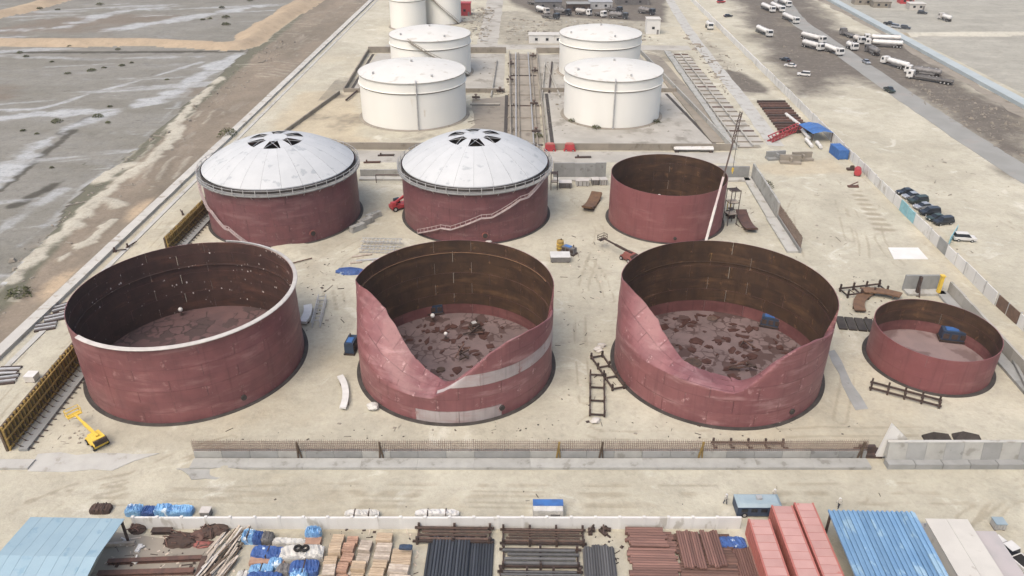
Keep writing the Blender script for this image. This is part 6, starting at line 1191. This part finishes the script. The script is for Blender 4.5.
for k, (u, v) in enumerate(((596, 129), (573, 122), (656, 123), (538, 137))): shrub(['dark weed clump at the foot of the nearest right white tank, middle', 'dark weed clump at the foot of the nearest right white tank, left', 'dark weed clump at the foot of the nearest right white tank, right', 'dark weed clump at the front of the pipe lane'][k], g(u, v), 1.6, 1.2, 120 + k, None)

# ------------------------------------------------------------------ loose debris nobody could count
def debris(name, label, polys, n, smin, smax, m, seed, flat=.5):
    rr = random.Random(seed); b = MB()
    for pts, wgt in polys:
        xs_ = [p[0] for p in pts]; ys_ = [p[1] for p in pts]; k = 0; tries = 0
        while k < n * wgt and tries < n * 20:
            tries += 1; x, y = rr.uniform(min(xs_), max(xs_)), rr.uniform(min(ys_), max(ys_))
            if not inpoly(np.array([x]), np.array([y]), pts)[0]: continue
            k += 1; s = rr.uniform(smin, smax) * (1 if rr.random() < .8 else 1.8); a = rr.uniform(0, PI)
            if rr.random() < .7: b.box(x, y, 0, s * rr.uniform(.6, 1.6), s * rr.uniform(.5, 1.0), s * rr.uniform(.3, .8) * flat, rz=a, taper=rr.uniform(.4, .8))
            else: b.box(x, y, 0.01, s * rr.uniform(2, 4), s * .25, s * .2, rz=a)
    o = b.build(name, m); o['label'] = label; o['category'] = 'debris'; return stuff(o)
G_ = lambda *px: [gxy(*p) for p in px]
debris('site_litter', 'small dark steel offcuts scattered over the sand between the tanks', [(G_((210, 440), (860, 440), (860, 412), (210, 430)), .5), (G_((300, 335), (350, 335), (345, 250), (295, 262)), .3), (G_((556, 410), (615, 410), (612, 235), (560, 235)), .4), (G_((735, 236), (760, 236), (745, 190), (735, 190)), .15), (G_((835, 345), (866, 345), (900, 290), (850, 270)), .3), (G_((120, 508), (920, 508), (900, 480), (250, 482)), .08), (G_((100, 575), (240, 575), (240, 535), (120, 535)), .5), (G_((330, 576), (420, 576), (420, 528), (330, 528)), .4), (G_((585, 576), (625, 576), (620, 530), (590, 530)), .25)], 130, .10, .32, 'steel_dark', 13)
debris('timber_scraps', 'pale timber scraps scattered about the yard and the site', [(G_((100, 575), (240, 575), (240, 535), (120, 535)), .6), (G_((330, 576), (420, 576), (420, 528), (330, 528)), .5), (G_((345, 275), (400, 262), (395, 240), (355, 245)), .5), (G_((840, 300), (890, 300), (880, 280), (845, 280)), .4), (G_((556, 410), (615, 410), (612, 235), (560, 235)), .3)], 70, .15, .4, 'plank_grey', 14)
far_lot = G_((905, 92), (1024, 165), (1024, 122), (915, 62)); lot_e = G_((740, 5), (800, 80), (850, 60), (790, 8)); mid = G_((455, 8), (495, 8), (488, 42), (470, 42)); mid2 = G_((510, 18), (640, 22), (660, 42), (505, 40))
debris('rubble', 'dark rubble strewn right of the road and over the lorry park', [(far_lot, 1.0), (lot_e, .2), (G_((700, 32), (735, 62), (760, 92), (725, 70)), .25)], 260, .2, .6, 'concrete_brown', 1, .8)
debris('rubble', 'pale stones and litter strewn right of the road', [(far_lot, 1.0), (lot_e, .4), (G_((910, 250), (1010, 290), (1020, 180), (930, 140)), .25)], 110, .2, .5, 'concrete_brown', 2)
debris('site_litter', 'scattered grey offcuts and clods between the tanks and walls', [(G_((300, 440), (850, 440), (860, 410), (300, 420)), .25), (G_((300, 330), (345, 330), (345, 250), (300, 270)), .3), (G_((560, 400), (612, 400), (612, 250), (560, 250)), .3), (G_((760, 250), (880, 280), (850, 180), (770, 170)), .4), (G_((40, 450), (80, 450), (95, 410), (60, 420)), .2)], 120, .12, .38, 'concrete_brown', 3)
debris('plant_clutter', 'jumble of small plant and scrap beyond the white tanks', [(mid, .8), (mid2, 1.0), (G_((680, 30), (720, 60), (730, 100), (700, 60)), .3)], 260, .3, 1.1, 'concrete_brown', 4, .7)
debris('plant_clutter', 'pale jumble of small plant beyond the white tanks', [(mid, .8), (mid2, .8)], 90, .3, .9, 'concrete', 5, .7)
debris('compound_litter', 'dark scraps and weeds on the white tank compound floors', [(G_((480, 98), (500, 98), (498, 62), (478, 62)), .5), (G_((545, 100), (560, 100), (565, 62), (545, 62)), .5), (G_((540, 135), (570, 135), (562, 100), (542, 100)), .4), (G_((470, 140), (505, 140), (502, 104), (472, 104)), .5), (G_((640, 135), (690, 135), (665, 100), (660, 100)), .2)], 70, .2, .6, 'concrete_brown', 6, .6)
debris('dirt_clods', 'clods and stones on the dirt bank beside the salt flat', [(G_((0, 320), (60, 250), (200, 130), (300, 40), (270, 40), (150, 140), (0, 270)), 1.0)], 420, .25, .8, 'concrete_brown', 7, .8)

# ------------------------------------------------------------------ thin dusty air
b = MB(); b.box(0, 700, -4, 7000, 7000, 84); hz = b.mesh('haze'); q = N('dusty_air'); q.t.nodes.remove(q.b)
vp = q.n('VolumePrincipled'); vp.inputs['Color'].default_value = (.93, .92, .89, 1); vp.inputs['Density'].default_value = .00013; vp.inputs['Anisotropy'].default_value = .2
q.l(vp.outputs[0], [n for n in q.t.nodes if n.type == 'OUTPUT_MATERIAL'][0].inputs['Volume']); MATS['dusty_air'] = q.m
o = inst('haze', hz, 'dusty_air'); stuff(o); o['label'] = 'thin dusty air over the whole site'; o['category'] = 'haze'

# ------------------------------------------------------------------ dark machinery park beyond the white tanks
for k, (r0, f0, fl, lb) in enumerate((((529, 4), (541, 6), True, 'dark flatbed at the top edge, leftmost of the machinery park'), ((556, 14), (568, 15.5), False, 'dark tanker between the white tankers at the top edge'), ((607, 11), (620, 13), True, 'dark flatbed right of the white flatbed at the top edge'), ((612, 18), (624, 19), False, 'dark tanker nearest the white tanks in the machinery park'), ((545, 18), (556, 19.5), True, 'dark low loader nearest the white tanks in the machinery park'), ((640, 13), (652, 15), False, 'dark tanker by the concrete path at the top edge'))):
    tanker(lb, r0, f0, 10, 'truck_grey', 'car_dark', fl, 'dark lorries of the machinery park')
